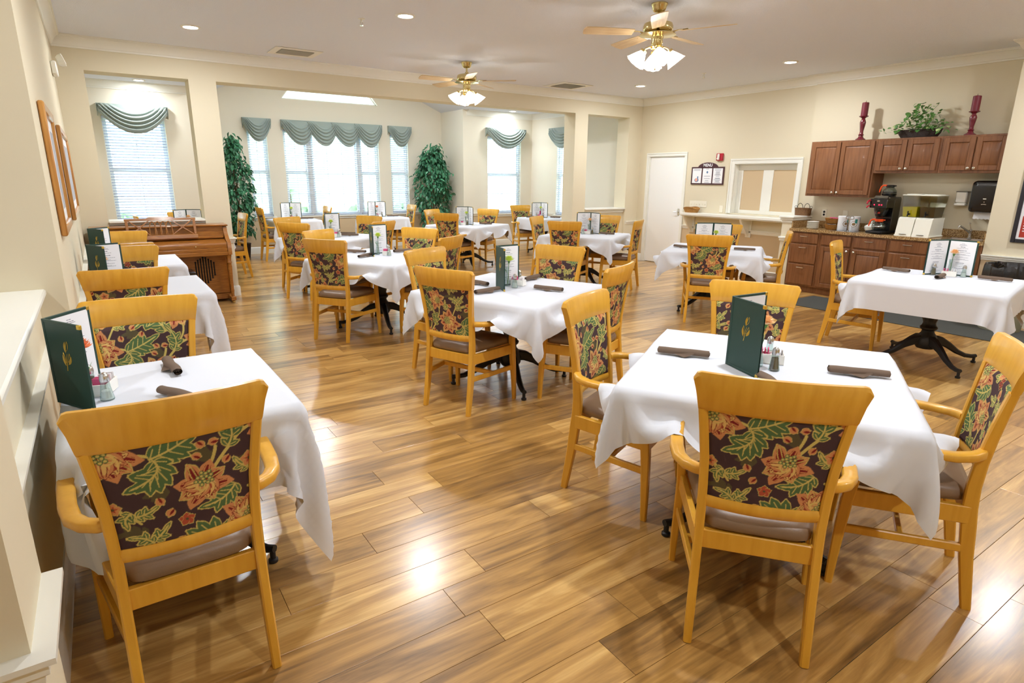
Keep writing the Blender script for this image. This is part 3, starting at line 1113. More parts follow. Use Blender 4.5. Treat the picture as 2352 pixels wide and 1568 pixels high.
    flower(0.66, 0.52, 0.190, 0.4, 9)
    flower(0.14, 0.20, 0.175, 1.9, 8)
    flower(0.88, 0.86, 0.165, 3.6, 8)
    small(0.83, 0.29, 0.062, 0.2, 'orange')
    small(0.75, 0.22, 0.056, 0.9, 'red')
    small(0.66, 0.14, 0.048, 0.5, 'orange')
    small(0.26, 0.96, 0.050, 0.3, 'mid')
    for (x, y, a) in ((0.34, 0.73, 2.2), (0.31, 0.81, 2.4), (0.26, 0.65, 1.6), (0.13, 0.50, 0.6), (0.05, 0.50, 2.9), (0.16, 0.42, 3.5), (0.40, 0.14, 1.0), (0.35, 0.04, 2.0), (0.62, 0.78, 0.4), (0.46, 0.62, 1.2), (0.98, 0.34, 2.0)):
        bud(x, y, 0.032, a)
    return img

PAT = weave_pattern()
def weave_at(u, v):
    """bilinear sample, u, v in metres"""
    N = PAT.shape[0]
    a = (np.asarray(u) / 0.43) % 1.0 * N
    b = (np.asarray(v) / 0.43) % 1.0 * N
    i0, j0 = np.floor(a).astype(int) % N, np.floor(b).astype(int) % N
    fa, fb = (a - np.floor(a))[..., None], (b - np.floor(b))[..., None]
    i1, j1 = (i0 + 1) % N, (j0 + 1) % N
    return (PAT[j0, i0] * (1 - fa) * (1 - fb) + PAT[j0, i1] * fa * (1 - fb) + PAT[j1, i0] * (1 - fa) * fb + PAT[j1, i1] * fa * fb)

# ------------------------------------------------------------ the armchair (faces +y; origin on the floor between its feet)
def post_y(z):            # side profile of the rear posts
    return float(np.interp(z, [0, 0.22, 0.42, 0.50, 0.60, 0.75, 0.88, 1.0], [-0.235, -0.200, -0.178, -0.176, -0.182, -0.200, -0.220, -0.240]))
def post_x(z):
    return float(np.interp(z, [0, 0.42, 0.55, 0.70, 0.86, 0.93, 1.0], [0.190, 0.186, 0.186, 0.193, 0.210, 0.222, 0.236]))
PZ0, PZ1 = 0.550, 0.880
def back_y(x, z):         # curved plan of crest, panel and rail
    hw = post_x(z)
    return post_y(z) - 0.030 * (1 - (x / hw) ** 2)

def panel_mesh(off):
    nu, nv = 186, 166
    hu = np.linspace(-1, 1, nu)
    hz = np.linspace(PZ0, PZ1, nv)
    U, Z = np.meshgrid(hu, hz, indexing='ij')
    HW = np.array([post_x(z) - 0.013 for z in hz])[None, :]
    X = U * HW
    PYV = np.array([post_y(z) for z in hz])[None, :]
    Yc = PYV - 0.030 * (1 - (X / (HW + 0.013)) ** 2)
    e = np.minimum(1 - np.abs(U), 1 - np.abs((Z - (PZ0 + PZ1) / 2) / ((PZ1 - PZ0) / 2)))
    puff = np.clip(e * 9, 0, 1) ** 0.5
    Yf = Yc + 0.006 + 0.012 * puff
    Yb = Yc - 0.004 - 0.002 * puff
    vs = np.concatenate([np.stack([X, Yf, Z], -1).reshape(-1, 3), np.stack([X, Yb, Z], -1).reshape(-1, 3)])
    fs = []
    idx = np.arange(nu * nv).reshape(nu, nv)
    q = np.stack([idx[:-1, :-1], idx[1:, :-1], idx[1:, 1:], idx[:-1, 1:]], -1).reshape(-1, 4)
    fs = np.concatenate([q[:, ::-1], q + nu * nv])
    me = bpy.data.meshes.new('back_panel')
    me.from_pydata(vs.tolist(), [], fs.tolist())
    colf = weave_at(X + off[0], Z + off[1])
    colb = weave_at(-X + off[0] + 0.21, Z + off[1] + 0.13)
    cols = np.concatenate([colf.reshape(-1, 3), colb.reshape(-1, 3)])
    at = me.color_attributes.new('weave', 'FLOAT_COLOR', 'POINT')
    at.data.foreach_set('color', np.concatenate([cols, np.ones((len(cols), 1))], 1).astype(np.float32).ravel())
    me.polygons.foreach_set('use_smooth', [True] * len(me.polygons))
    me.materials.append(MATS['fabric'])
    me.update()
    return me

PANELS = [panel_mesh(o) for o in ((0.33, 0.10), (0.10, 0.31), (0.45, 0.02))]

def chair_parts():
    P = {}
    # rear leg and post in one sweep
    zs = [0, 0.10, 0.22, 0.34, 0.42, 0.50, 0.60, 0.70, 0.80, 0.88]
    for s in (-1, 1):
        mb = MB()
        mb.bar([(s * post_x(z), post_y(z), z) for z in zs], (1, 0, 0), [0.028] + [0.030] * 9, [0.034, 0.040, 0.046, 0.050, 0.050, 0.046, 0.042, 0.038, 0.034, 0.030], 0.005)
        P['rear_leg%d' % s] = mb.mesh('leg', 'maple', 35)
        mb = MB()
        fz = [0, 0.12, 0.26, 0.38, 0.46, 0.54, 0.61, 0.652]
        fx = [0.263, 0.261, 0.257, 0.254, 0.257, 0.266, 0.276, 0.280]
        fy = [0.235, 0.232, 0.226, 0.218, 0.208, 0.196, 0.190, 0.190]
        mb.bar([(s * a, b, c) for a, b, c in zip(fx, fy, fz)], (1, 0, 0), [0.026, 0.030, 0.034, 0.036, 0.036, 0.034, 0.034, 0.034], [0.028, 0.034, 0.040, 0.044, 0.042, 0.036, 0.036, 0.038], 0.005)
        P['front_leg%d' % s] = mb.mesh('leg', 'maple', 35)
        mb = MB()
        pts = [(0.188, -0.178, 0.640), (0.212, -0.172, 0.640), (0.246, -0.142, 0.638), (0.272, -0.088, 0.636), (0.284, -0.010, 0.638), (0.287, 0.08, 0.648), (0.285, 0.15, 0.660), (0.283, 0.205, 0.668), (0.282, 0.238, 0.662), (0.282, 0.256, 0.644), (0.282, 0.254, 0.622)]
        sides = []
        for i in range(len(pts)):
            a, b = Vector((s * pts[max(i - 1, 0)][0], pts[max(i - 1, 0)][1], 0)), Vector((s * pts[min(i + 1, len(pts) - 1)][0], pts[min(i + 1, len(pts) - 1)][1], 0))
            d = b - a
            if d.length < 0.03:
                d = Vector((0, 1, 0))
            sides.append((d.y, -d.x, 0))
        mb.bar([(s * a, b, c) for a, b, c in pts], sides, [0.030, 0.036, 0.042, 0.046, 0.048, 0.048, 0.048, 0.048, 0.048, 0.046, 0.042], [0.034, 0.034, 0.032, 0.030, 0.028, 0.028, 0.028, 0.030, 0.030, 0.028, 0.020], 0.006)
        P['arm%d' % s] = mb.mesh('armrest', 'maple', 62)
        mb = MB()
        mb.bar([(s * 0.190, -0.190, 0.250), (s * 0.256, 0.222, 0.250)], (1, 0, 0), 0.020, 0.034, 0.004)
        P['side_stretcher%d' % s] = mb.mesh('stretcher', 'maple', 35)
    mb = MB()
    mb.bar([(-0.224, 0.02, 0.250), (0.224, 0.02, 0.250)], (0, 1, 0), 0.020, 0.032, 0.004)
    P['cross_stretcher'] = mb.mesh('stretcher', 'maple', 35)
    # crest rail: curved board, flared ends
    def board(z0, z1, th, n=44, over=0.0, ends=None):
        vs_f, rows = [], []
        mb = MB()
        levels = [z0, z0 + 0.012, (z0 + z1) / 2, z1 - 0.012, z1]
        for i in range(n + 1):
            t = -1 + 2 * i / n
            prof = []
            for k, z in enumerate(levels):
                hw = (post_x(z) + over) * (1.0 if ends is None else ends(z))
                x = t * hw
                yy = back_y(x * (post_x(z) / max(hw, 1e-6)), z)
                q = th / 2 * (0.55 if k in (0, 4) else 1.0)
                zz = z
                if k >= 3 and abs(t) > 0.90:
                    q_ = (abs(t) - 0.90) / 0.10
                    zz = z - (0.024 if k == 4 else 0.014) * (1 - math.sqrt(max(0.0, 1 - q_ * q_)))
                prof.append((x, yy, zz, q))
            ring = [(x, y + q, z) for x, y, z, q in prof] + [(x, y - q, z) for x, y, z, q in reversed(prof)]
            rows.append(ring)
        m = len(rows[0])
        vs = [p for r_ in rows for p in r_]
        fs = []
        for i in range(n):
            for k in range(m):
                l = (k + 1) % m
                fs.append((i * m + k, i * m + l, (i + 1) * m + l, (i + 1) * m + k))
        fs.append(tuple(range(m)))
        fs.append(tuple(n * m + k for k in range(m))[::-1])
        mb.add(vs, fs)
        return mb
    P['crest'] = board(0.874, 1.005, 0.030, over=0.016).mesh('crest_rail', 'maple', 35)
    P['rail'] = board(0.514, 0.557, 0.030, over=0.002).mesh('lower_rail', 'maple', 35)
    # inner frame around the padded panel
    # seat frame
    mb = MB()
    mb.bar([(-0.20, -0.180, 0.389), (0.20, -0.180, 0.389)], (0, 1, 0), 0.024, 0.070, 0.003)
    mb.bar([(-0.256, 0.222, 0.389), (0.256, 0.222, 0.389)], (0, 1, 0), 0.024, 0.070, 0.003)
    for s in (-1, 1):
        mb.bar([(s * 0.190, -0.180, 0.389), (s * 0.252, 0.222, 0.389)], (1, 0, 0), 0.024, 0.070, 0.003)
    P['seat_frame'] = mb.mesh('seat_frame', 'maple', 35)
    # cushion
    mb = MB()
    def ring(k, z):
        pts = []
        n = 40
        for i in range(n):
            a = 2 * PI * i / n
            ca, sa = math.cos(a), math.sin(a)
            ex = 0.28
            px = math.copysign(abs(ca) ** ex, ca)
            py = math.copysign(abs(sa) ** ex, sa)
            y_ = 0.030 + py * 0.222 * k
            hw = 0.172 + (0.246 - 0.172) * (y_ + 0.19) / 0.44
            pts.append((px * hw * k, y_, z))
        return pts
    lev = [(0.93, 0.424), (1.0, 0.436), (1.005, 0.456), (0.97, 0.474), (0.88, 0.485), (0.6, 0.494), (0.25, 0.498)]
    rows = [ring(k, z) for k, z in lev]
    P_ = [[rows[j][i] for j in range(len(rows))] for i in range(40)]
    mb.grid(P_, closed_u=True)
    base = len(mb.v)
    mb.f.append(tuple(i * len(rows) + len(rows) - 1 for i in range(40)))
    mb.f.append(tuple(i * len(rows) for i in range(40))[::-1])
    P['seat'] = mb.mesh('seat', 'vinyl', 50)
    return P

CP = chair_parts()
CHAIR_N = [0]
def armchair(x, y, rot, label, group='maple armchairs with floral backs'):
    """x, y: middle of the rear feet; rot: degrees, 0 = facing +y"""
    a = R(rot)
    ox, oy = x - 0.235 * math.sin(a), y + 0.235 * math.cos(a)
    t = thing('armchair', label, 'chair', (ox, oy, 0), a, group)
    for k, nm in (('rear_leg-1', 'leg'), ('rear_leg1', 'leg'), ('front_leg-1', 'leg'), ('front_leg1', 'leg'), ('arm-1', 'armrest'), ('arm1', 'armrest'),
                  ('side_stretcher-1', 'stretcher'), ('side_stretcher1', 'stretcher'), ('cross_stretcher', 'stretcher'), ('crest', 'crest_rail'),
                  ('rail', 'lower_rail'), ('seat_frame', 'seat_frame'), ('seat', 'seat')):
        link(nm, CP[k], t)
    p = link('back_panel', PANELS[CHAIR_N[0] % 3], t)
    p['label'] = 'dark tapestry back panel woven with red and gold flowers'
    CHAIR_N[0] += 1
    return t

# ------------------------------------------------------------ tables
TOP = 0.757
def pedestal(t, hx, hy, legr=0.46):
    mb = MB()
    mb.bx(-hx + 0.022, hx - 0.022, -hy + 0.022, hy - 0.022, TOP - 0.034, TOP - 0.003, 0.006)
    mb.build('tabletop', 'oak_piano', t)
    link('column', COLUMN_ME, t)
    me = LEG_ME if legr > 0.4 else LEG_SHORT_ME
    fm = FOOT_ME
    for i in range(4):
        l = link('leg', me, t)
        l.rotation_euler = (0, 0, PI / 4 + i * PI / 2)
        f = link('caster', fm, l)
        f.location = (legr, 0, 0)

def pedestal_meshes():
    mb = MB()
    prof = [(0.03, 0.135), (0.070, 0.137), (0.085, 0.16), (0.088, 0.20), (0.074, 0.25), (0.052, 0.28), (0.048, 0.30), (0.066, 0.315), (0.070, 0.33), (0.056, 0.345),
            (0.050, 0.37), (0.056, 0.40), (0.082, 0.45), (0.094, 0.50), (0.092, 0.55), (0.074, 0.585), (0.060, 0.60), (0.066, 0.615), (0.056, 0.63), (0.048, 0.66), (0.055, 0.69), (0.16, 0.700), (0.16, 0.712)]
    mb.lathe(prof, n=20, wob=lambda a, z: 1 + (0.035 * math.cos(10 * a) if 0.38 < z < 0.6 else 0))
    col = mb.mesh('column', 'black_iron', 30)
    def leg(L):
        mb = MB()
        pts = [(0.05, 0, 0.215), (0.12, 0, 0.205), (0.20 * L / 0.46, 0, 0.165), (0.29 * L / 0.46, 0, 0.105), (0.37 * L / 0.46, 0, 0.070), (0.43 * L / 0.46, 0, 0.062), (L + 0.012, 0, 0.066)]
        mb.bar(pts, (0, 1, 0), [0.062, 0.056, 0.048, 0.042, 0.038, 0.036, 0.034], [0.085, 0.075, 0.058, 0.044, 0.036, 0.032, 0.030], 0.010)
        return mb.mesh('leg', 'black_iron', 35)
    fm = MB()
    fm.lathe([(0.016, 0.0), (0.020, 0.004), (0.020, 0.016), (0.012, 0.020), (0.012, 0.056)], n=12)
    return col, leg(0.46), leg(0.34), fm.mesh('caster', 'black_iron', 35)
COLUMN_ME, LEG_ME, LEG_SHORT_ME, FOOT_ME = pedestal_meshes()

# tablecloth: a square of cloth let fall over the table top (position based simulation)
def drape(hx, hy, side, arms=(), wallx=None, seed=1, n=57, steps=110, shift=0.0):
    g = np.random.default_rng(seed)
    u = np.linspace(-side / 2, side / 2, n)
    X, Y = np.meshgrid(u, u, indexing='ij')
    X = X + shift
    P = np.stack([X, Y, np.full_like(X, TOP + 0.006)], -1)
    P += g.normal(0, 0.0012, P.shape)
    V = np.zeros_like(P)
    h = side / (n - 1)
    pin = (np.abs(X) < hx - 0.012) & (np.abs(Y) < hy - 0.012)
    P[pin, 2] = TOP + 0.004
    w = np.where(pin, 0.0, 1.0)[..., None]
    dt = 0.022
    def con(a, b, rest, k):
        pa, pb = P[a], P[b]
        wa, wb = w[a], w[b]
        d = pb - pa
        L = np.linalg.norm(d, axis=-1, keepdims=True) + 1e-9
        ws = wa + wb
        ws = np.where(ws == 0, 1, ws)
        c = k * (L - rest) / ws * d / L
        P[a] += wa * c
        P[b] -= wb * c
    S = np.s_
    groups = []
    for s0 in (0, 1):
        groups += [((S[s0:n - 1:2, :], S[s0 + 1:n:2, :]), h, 1.0), ((S[:, s0:n - 1:2], S[:, s0 + 1:n:2]), h, 1.0)]
        groups += [((S[s0:n - 1:2, :-1], S[s0 + 1:n:2, 1:]), h * 1.41421, 0.35), ((S[s0:n - 1:2, 1:], S[s0 + 1:n:2, :-1]), h * 1.41421, 0.35)]
    for s0 in (0, 1, 2, 3):
        groups += [((S[s0:n - 2:4, :], S[s0 + 2:n:4, :]), 2 * h, 0.10), ((S[:, s0:n - 2:4], S[:, s0 + 2:n:4]), 2 * h, 0.10)]
    fixed = []
    for (a, b), rest, k in groups:
        A, B = P[a], P[b]
        m0, m1 = min(A.shape[0], B.shape[0]), min(A.shape[1], B.shape[1])
        def trimmed(sl, m0=m0, m1=m1):
            i = np.arange(n)[sl[0]][:m0]
            j = np.arange(n)[sl[1]][:m1]
            return np.ix_(i, j)
        fixed.append((trimmed(a), trimmed(b), rest, k))
    rr = 0.05
    for st in range(steps):
        V[..., 2] -= 9.8 * dt
        V *= 0.985 if st < steps * 0.5 else 0.88
        old = P.copy()
        P += V * dt * w
        for it in range(9):
            for a, b, rest, k in fixed:
                con(a, b, rest, k)
            # table edge: keep outside the (rounded) slab
            ax, ay = np.abs(P[..., 0]), np.abs(P[..., 1])
            inside = (ax < hx + 0.004) & (ay < hy + 0.004) & (w[..., 0] > 0)
            low = inside & (P[..., 2] < TOP + 0.004)
            near_top = low & (P[..., 2] > TOP - 0.03) & (np.minimum(hx - ax, hy - ay) > 0.012)
            P[near_top, 2] = TOP + 0.004
            side_ = low & ~near_top
            px = side_ & ((hx - ax) < (hy - ay))
            py = side_ & ~px
            P[px, 0] = np.sign(P[px, 0]) * (hx + 0.004)
            P[py, 1] = np.sign(P[py, 1]) * (hy + 0.004)
            for (a0, a1, rad) in arms:
                a0_, a1_ = np.array(a0), np.array(a1)
                ab = a1_ - a0_
                t = np.clip(((P - a0_) @ ab) / (ab @ ab), 0, 1)
                c = a0_ + t[..., None] * ab
                d = P - c
                L = np.linalg.norm(d, axis=-1)
                m = (L < rad) & (w[..., 0] > 0)
                P[m] = c[m] + d[m] / np.maximum(L[m], 1e-6)[:, None] * rad
            if wallx is not None:
                m = P[..., 0] < wallx
                P[m, 0] = wallx
            P[..., 2] = np.maximum(P[..., 2], 0.05)
        V = (P - old) / dt
    return P

def cloth_mesh(P):
    mb = MB()
    mb.grid([[tuple(q) for q in r_] for r_ in P])
    me = mb.mesh('tablecloth', 'cloth', 0)
    me.polygons.foreach_set('use_smooth', [True] * len(me.polygons))
    return me

def arms_around(hx, hy, dist=0.60, sides=(0, 1, 2, 3)):
    out = []
    for k in sides:
        a = k * PI / 2
        for s in (-1, 1):
            def tr(x, d):
                # chair on the -y side, turned by a
                px, py = x, -d
                return (px * math.cos(a) - py * math.sin(a), px * math.sin(a) + py * math.cos(a))
            p0 = tr(s * 0.285, dist + 0.05)
            p1 = tr(s * 0.283, dist - 0.26)
            out.append(((p0[0], p0[1], 0.636), (p1[0], p1[1], 0.644), 0.040))
            p2 = tr(s * 0.20, dist + 0.18)
            out.append(((p0[0], p0[1], 0.632), (p2[0], p2[1], 0.63), 0.034))
    return out

BIG = 0.56
CLOTHS = {
    'big': cloth_mesh(drape(BIG, BIG, 1.52, arms_around(BIG, BIG), None, 1)),
    'big_free': cloth_mesh(drape(BIG, BIG, 1.56, arms_around(BIG, BIG, 0.62, (2,)), None, 5)),
    'side': cloth_mesh(drape(0.38, 0.465, 1.46, [(((s * 0.285), sg * 0.64, 0.636), (s * 0.283, sg * 0.33, 0.644), 0.040) for s in (-1, 1) for sg in (-1, 1)], -0.40, 3, shift=0.10)),
    'small': cloth_mesh(drape(0.43, 0.43, 1.30, [], None, 4)),
}
def table(key, x, y, rot, tl, cl, size='big', loc_z=0):
    t = thing('dining_table', tl, 'table', (x, y, 0), R(rot), 'pedestal dining tables')
    if size.startswith('big'):
        pedestal(t, BIG, BIG)
    elif size == 'side':
        pedestal(t, 0.38, 0.465, 0.34)
    else:
        pedestal(t, 0.43, 0.43, 0.34)
    c = link('tablecloth', CLOTHS[size])
    c.location = (x, y, 0)
    c.rotation_euler = (0, 0, R(rot))
    tag(c, cl, 'tablecloth', 'white tablecloths')
    return t

TN = {}
def tset(key, x, y, rot, phrase, size='big'):
    TN[key] = (x, y, rot, phrase)
    table(key, x, y, rot, 'black iron pedestal table under white cloth, %s' % phrase, 'white tablecloth draped over %s' % phrase, size)

tset('T1', 0.165, 2.62, 0, 'front table along left wall', 'side')
tset('T2', 0.250, 5.25, 0, 'second table along left wall', 'side')
tset('T3', 0.250, 6.92, 0, 'third left wall table before piano', 'side')
tset('T4', 2.40, 1.485, 31, 'big table at front right')
tset('T5', 2.57, 3.80, 24, 'table in centre of room')
tset('T6', 2.44, 6.13, 33, 'table just behind centre table')
tset('T7', 2.73, 8.50, 30, 'table between columns, left of aisle')
tset('T8', 3.17, 12.35, 0, 'left table under bay windows', 'small')
tset('T9', 5.02, 12.35, 0, 'right table under bay windows', 'small')
tset('T10', 5.55, 9.62, 27, 'table near right ficus tree')
tset('T11', 8.00, 10.55, 0, 'table in right alcove', 'small')
tset('T12', 6.13, 7.03, 30, 'table in front of right column')
tset('T13', 6.26, 4.76, 33, 'table before the serving hatch shelf')
tset('T14', 6.02, 2.20, 10, 'table at right by cabinets', 'big_free')
tset('T15', 1.18, 10.50, 0, 'alcove table behind the piano', 'small')

# chairs: (table key, place, x, y, rot) - measured one by one
CH = [('T1', 'near side', 0.09, 1.79, 1), ('T1', 'far side', 0.10, 3.36, 176),
      ('T2', 'near side', 0.08, 4.52, -2), ('T2', 'far side', 0.13, 5.94, 180),
      ('T3', 'near side', 0.12, 6.24, 2), ('T3', 'far side', 0.15, 7.58, 177),
      ('T4', 'near side', 1.64, 0.96, -51), ('T4', 'left side', 2.02, 2.28, -157), ('T4', 'far side', 3.11, 2.06, 118), ('T4', 'right side', 2.717, 0.715, 28),
      ('T5', 'near left side', 1.83, 3.50, -67), ('T5', 'far left side', 2.23, 4.58, -158), ('T5', 'far right side', 3.35, 4.18, 113), ('T5', 'near right side', 2.96, 3.02, 24),
      ('T6', 'near left side', 1.74, 5.75, -54), ('T6', 'far left side', 2.00, 6.80, -147), ('T6', 'far right side', 3.12, 6.56, 123), ('T6', 'near right side', 2.95, 5.46, 33),
      ('T7', 'near left side', 2.05, 8.04, -54), ('T7', 'far left side', 2.26, 9.18, -150), ('T7', 'far right side', 3.42, 8.96, 118), ('T7', 'near right side', 3.18, 7.80, 30),
      ('T8', 'left side', 2.53, 12.32, -88), ('T8', 'right side', 3.84, 12.33, 90),
      ('T9', 'right side', 5.70, 12.34, 86),
      ('T10', 'near left side', 4.86, 9.16, -60), ('T10', 'far left side', 5.20, 10.36, -150), ('T10', 'far right side', 6.27, 10.08, 114),
      ('T11', 'far side', 7.80, 11.18, 172),
      ('T12', 'near left side', 5.43, 6.68, -52), ('T12', 'far left side', 5.72, 7.74, -150), ('T12', 'far right side', 6.94, 7.46, 121), ('T12', 'near right side', 6.55, 6.34, 30),
      ('T13', 'near left side', 5.51, 4.26, -55), ('T13', 'far right side', 7.02, 5.22, 123), ('T13', 'near right side', 6.68, 4.05, 34),
      ('T14', 'left side', 6.04, 3.14, -162),
      ('T15', 'right side', 1.90, 10.50, 94), ('T15', 'far side', 1.15, 11.22, 180), ('T15', 'left side', 0.45, 10.50, -90)]
for (k, place, x, y, rot) in CH:
    view = {'near': 'seen from behind', 'far': 'facing us'}.get(place.split()[0], 'turned sideways')
    armchair(x, y, rot, 'floral armchair %s, %s, %s' % (view, place, TN[k][3]))
# ------------------------------------------------------------ table settings
ZT = TOP + 0.0055
MW, MH = 0.225, 0.318
def menu_print():
    g = random.Random(11)
    mb = MB()
    def line(cx, z, w, h):
        x = cx - w / 2
        while x < cx + w / 2 - 0.003:
            ww = min(g.uniform(0.005, 0.014), cx + w / 2 - x)
            mb.bx(x, x + ww, -0.0002, 0.0002, z, z + h)
            x += ww + 0.0022
    cx = MW / 2
    for z, w in ((0.286, 0.022), (0.278, 0.052), (0.272, 0.06), (0.244, 0.09), (0.214, 0.03), (0.208, 0.135), (0.192, 0.06), (0.186, 0.14), (0.170, 0.03), (0.164, 0.11), (0.150, 0.07), (0.144, 0.12),
                 (0.100, 0.06), (0.084, 0.05), (0.052, 0.03), (0.036, 0.12), (0.026, 0.08)):
        line(cx, z, w, 0.0022)
    for z, w in ((0.256, 0.036), (0.224, 0.066), (0.112, 0.064), (0.064, 0.070)):
        line(cx, z, w, 0.0048)
    return mb.mesh('print', 'ink', 0)
PRINT_ME = menu_print()
def menu_emblem():
    mb = MB()
    def petal(cx, cz, a, h, w, fill):
        pts = []
        for i in range(9):
            t = i / 8
            pts.append((-w * math.sin(PI * t) ** 0.8, (t - 0.5) * h))
        for i in range(1, 8):
            t = 1 - i / 8
            pts.append((w * 0.30 * math.sin(PI * t), (t - 0.5) * h))
        c, s = math.cos(a), math.sin(a)
        q = [(cx + x * c - z * s, cz + x * s + z * c) for x, z in pts]
        if fill:
            mb.prism(q, -0.0004, 0.0004, 'xzy')
        else:
            mb.tube([(x, 0, z) for x, z in q], 0.0008, 5, closed=True)
    X, Z = MW / 2, 0.175
    petal(X + 0.004, Z + 0.052, -0.1, 0.042, 0.010, True)
    petal(X + 0.011, Z + 0.056, -0.35 + PI, 0.040, 0.009, False)
    petal(X - 0.014, Z + 0.002, 0.25, 0.042, 0.009, True)
    petal(X - 0.010, Z + 0.012, 0.2, 0.040, 0.006, False)
    petal(X + 0.018, Z + 0.004, -0.6 + PI, 0.040, 0.010, True)
    petal(X + 0.014, Z + 0.014, -0.45 + PI, 0.038, 0.008, False)
    mb.tube([(X - 0.006, 0, Z - 0.036), (X - 0.001, 0, Z - 0.012), (X + 0.001, 0, Z + 0.012), (X + 0.008, 0, Z + 0.028)], [0.0016, 0.0013, 0.0010, 0.0006], 6)
    return mb.mesh('emblem', 'gold', 0)
EMBLEM_ME = menu_emblem()
def menu_panel_mesh():
    mb = MB()
    mb.bx(0.003, MW, -0.003, 0.003, 0, MH, 0.0012)
    # padded border and stitched inner rim
    for (x0, x1, z0, z1) in ((0.003, 0.011, 0, MH), (MW - 0.011, MW, 0, MH), (0.011, MW - 0.011, 0, 0.010), (0.011, MW - 0.011, MH - 0.010, MH)):
        mb.bx(x0, x1, -0.0042, 0.0042, z0, z1, 0.001)
    return mb.mesh('cover', 'menu_green', 30)
COVER_ME = menu_panel_mesh()
_mb = MB(); _mb.bx(0.012, MW - 0.012, -0.0004, 0.0004, 0.011, MH - 0.011); PAGE_ME = _mb.mesh('page', 'paper', 0)
_mb = MB(); _mb.bx(MW - 0.016, MW + 0.001, -0.0050, 0.0050, 0, 0.016, 0.0015); TIP_ME = _mb.mesh('corner_tip', 'gold', 0)
_mb = MB(); _mb.tube([(0, 0, 0), (0, 0, MH)], 0.0045, 8); SPINE_ME = _mb.mesh('spine', 'menu_green')
def menu(x, y, a_in, b_in, label):
    """spine at x, y; panels head a_in and b_in (degrees); the pages face each other"""
    t = thing('menu', label, 'menu', (x, y, ZT), 0, 'green menus standing on the tables')
    link('spine', SPINE_ME, t)
    d = (b_in - a_in + 540) % 360 - 180          # signed turn from a to b
    for (ang, sgn) in ((a_in, 1 if d > 0 else -1), (b_in, -1 if d > 0 else 1)):
        c = link('cover', COVER_ME, t)
        c.rotation_euler = (0, 0, R(ang))
        p = link('page', PAGE_ME, c)
        p.location = (0, sgn * 0.0034, 0)
        q = tag(link('print', PRINT_ME, c), kind='stuff')
        q.location = (0, sgn * 0.0040, 0)
        if sgn > 0:                               # readable from that side
            q.scale = (-1, 1, 1)
            q.location = (MW, sgn * 0.0040, 0)
        e = link('emblem', EMBLEM_ME, c)
        e.location = (0, -sgn * 0.0034, 0)
        if sgn < 0:
            e.scale = (-1, 1, 1)
            e.location = (MW, -sgn * 0.0034, 0)
        for z, f in ((0, 1), (MH, -1)):
            k = link('corner_tip', TIP_ME, c)
            k.location = (0, 0, z)
            k.scale = (1, 1, f)
    return t

def napkin_mesh(seed, L=0.235):
    g = random.Random(seed)
    mb = MB()
    n, turns = 44, 2.6
    ring0 = []
    for i in range(n + 1):
        t = i / n
        a = t * turns * 2 * PI
        r_ = 0.006 + 0.0155 * t
        ring0.append((r_ * math.cos(a) * 1.12, r_ * math.sin(a) * 0.86))
    rows = []
    m = 9
    for k in range(m):
        f = k / (m - 1)
        x = (f - 0.5) * L
        sq = 1 + 0.05 * math.sin(5 * f + seed) - 0.10 * (abs(f - 0.5) * 2) ** 3
        rows.append([(x + 0.006 * (1 - i / n) * (1 if f > 0.5 else -1) * (abs(f - 0.5) * 2) ** 6, p * sq + 0.003 * math.sin(3 * f * PI + seed), q * sq + 0.0185) for i, (p, q) in enumerate(ring0)])
    mb.grid(rows)
    # loose corner folded out
    mb.add([(-0.055, -0.022, 0.016), (0.05, -0.022, 0.016), (0.010, -0.046, 0.0035), (-0.012, -0.040, 0.006), (-0.055, -0.018, 0.024), (0.05, -0.018, 0.024)],
           [(0, 3, 2, 1), (4, 0, 1, 5)])
    me = mb.mesh('napkin_roll', 'napkin', 60)
    return me
NAPS = [napkin_mesh(1), napkin_mesh(4), napkin_mesh(8)]
NAPN = [0]
def napkin(x, y, ang, label):
    o = link('napkin_roll', NAPS[NAPN[0] % 3])
    NAPN[0] += 1
    o.location = (x, y, ZT)
    o.rotation_euler = (0, 0, R(ang))
    return tag(o, label, 'napkin', 'rolled brown napkins')

def shaker_meshes():
    b = MB()
    b.lathe([(0.0, 0.0), (0.023, 0.0), (0.0245, 0.003), (0.0225, 0.012), (0.0165, 0.050), (0.0145, 0.074)], n=18)
    f = MB()
    f.lathe([(0.0, 0.003), (0.0205, 0.003), (0.0190, 0.014), (0.0165, 0.036), (0.0, 0.038)], n=14)
    fp = MB()
    fp.lathe([(0.0, 0.003), (0.0205, 0.003), (0.0190, 0.014), (0.0142, 0.058), (0.0, 0.060)], n=14)
    c = MB()
    c.lathe([(0.0160, 0.072), (0.0165, 0.080), (0.0155, 0.092), (0.012, 0.101), (0.006, 0.106), (0.0, 0.107)], n=16)
    return b.mesh('body', 'clear_glass'), f.mesh('contents', 'salt'), fp.mesh('contents', 'pepper'), c.mesh('cap', 'steel')
SHK = shaker_meshes()
def shaker(kind, x, y, label):
    t = thing(kind + '_shaker', label, 'shaker', (x, y, ZT), 0, 'salt and pepper shakers')
    link('body', SHK[0], t)
    link('contents', SHK[1] if kind == 'salt' else SHK[2], t)
    link('cap', SHK[3], t)

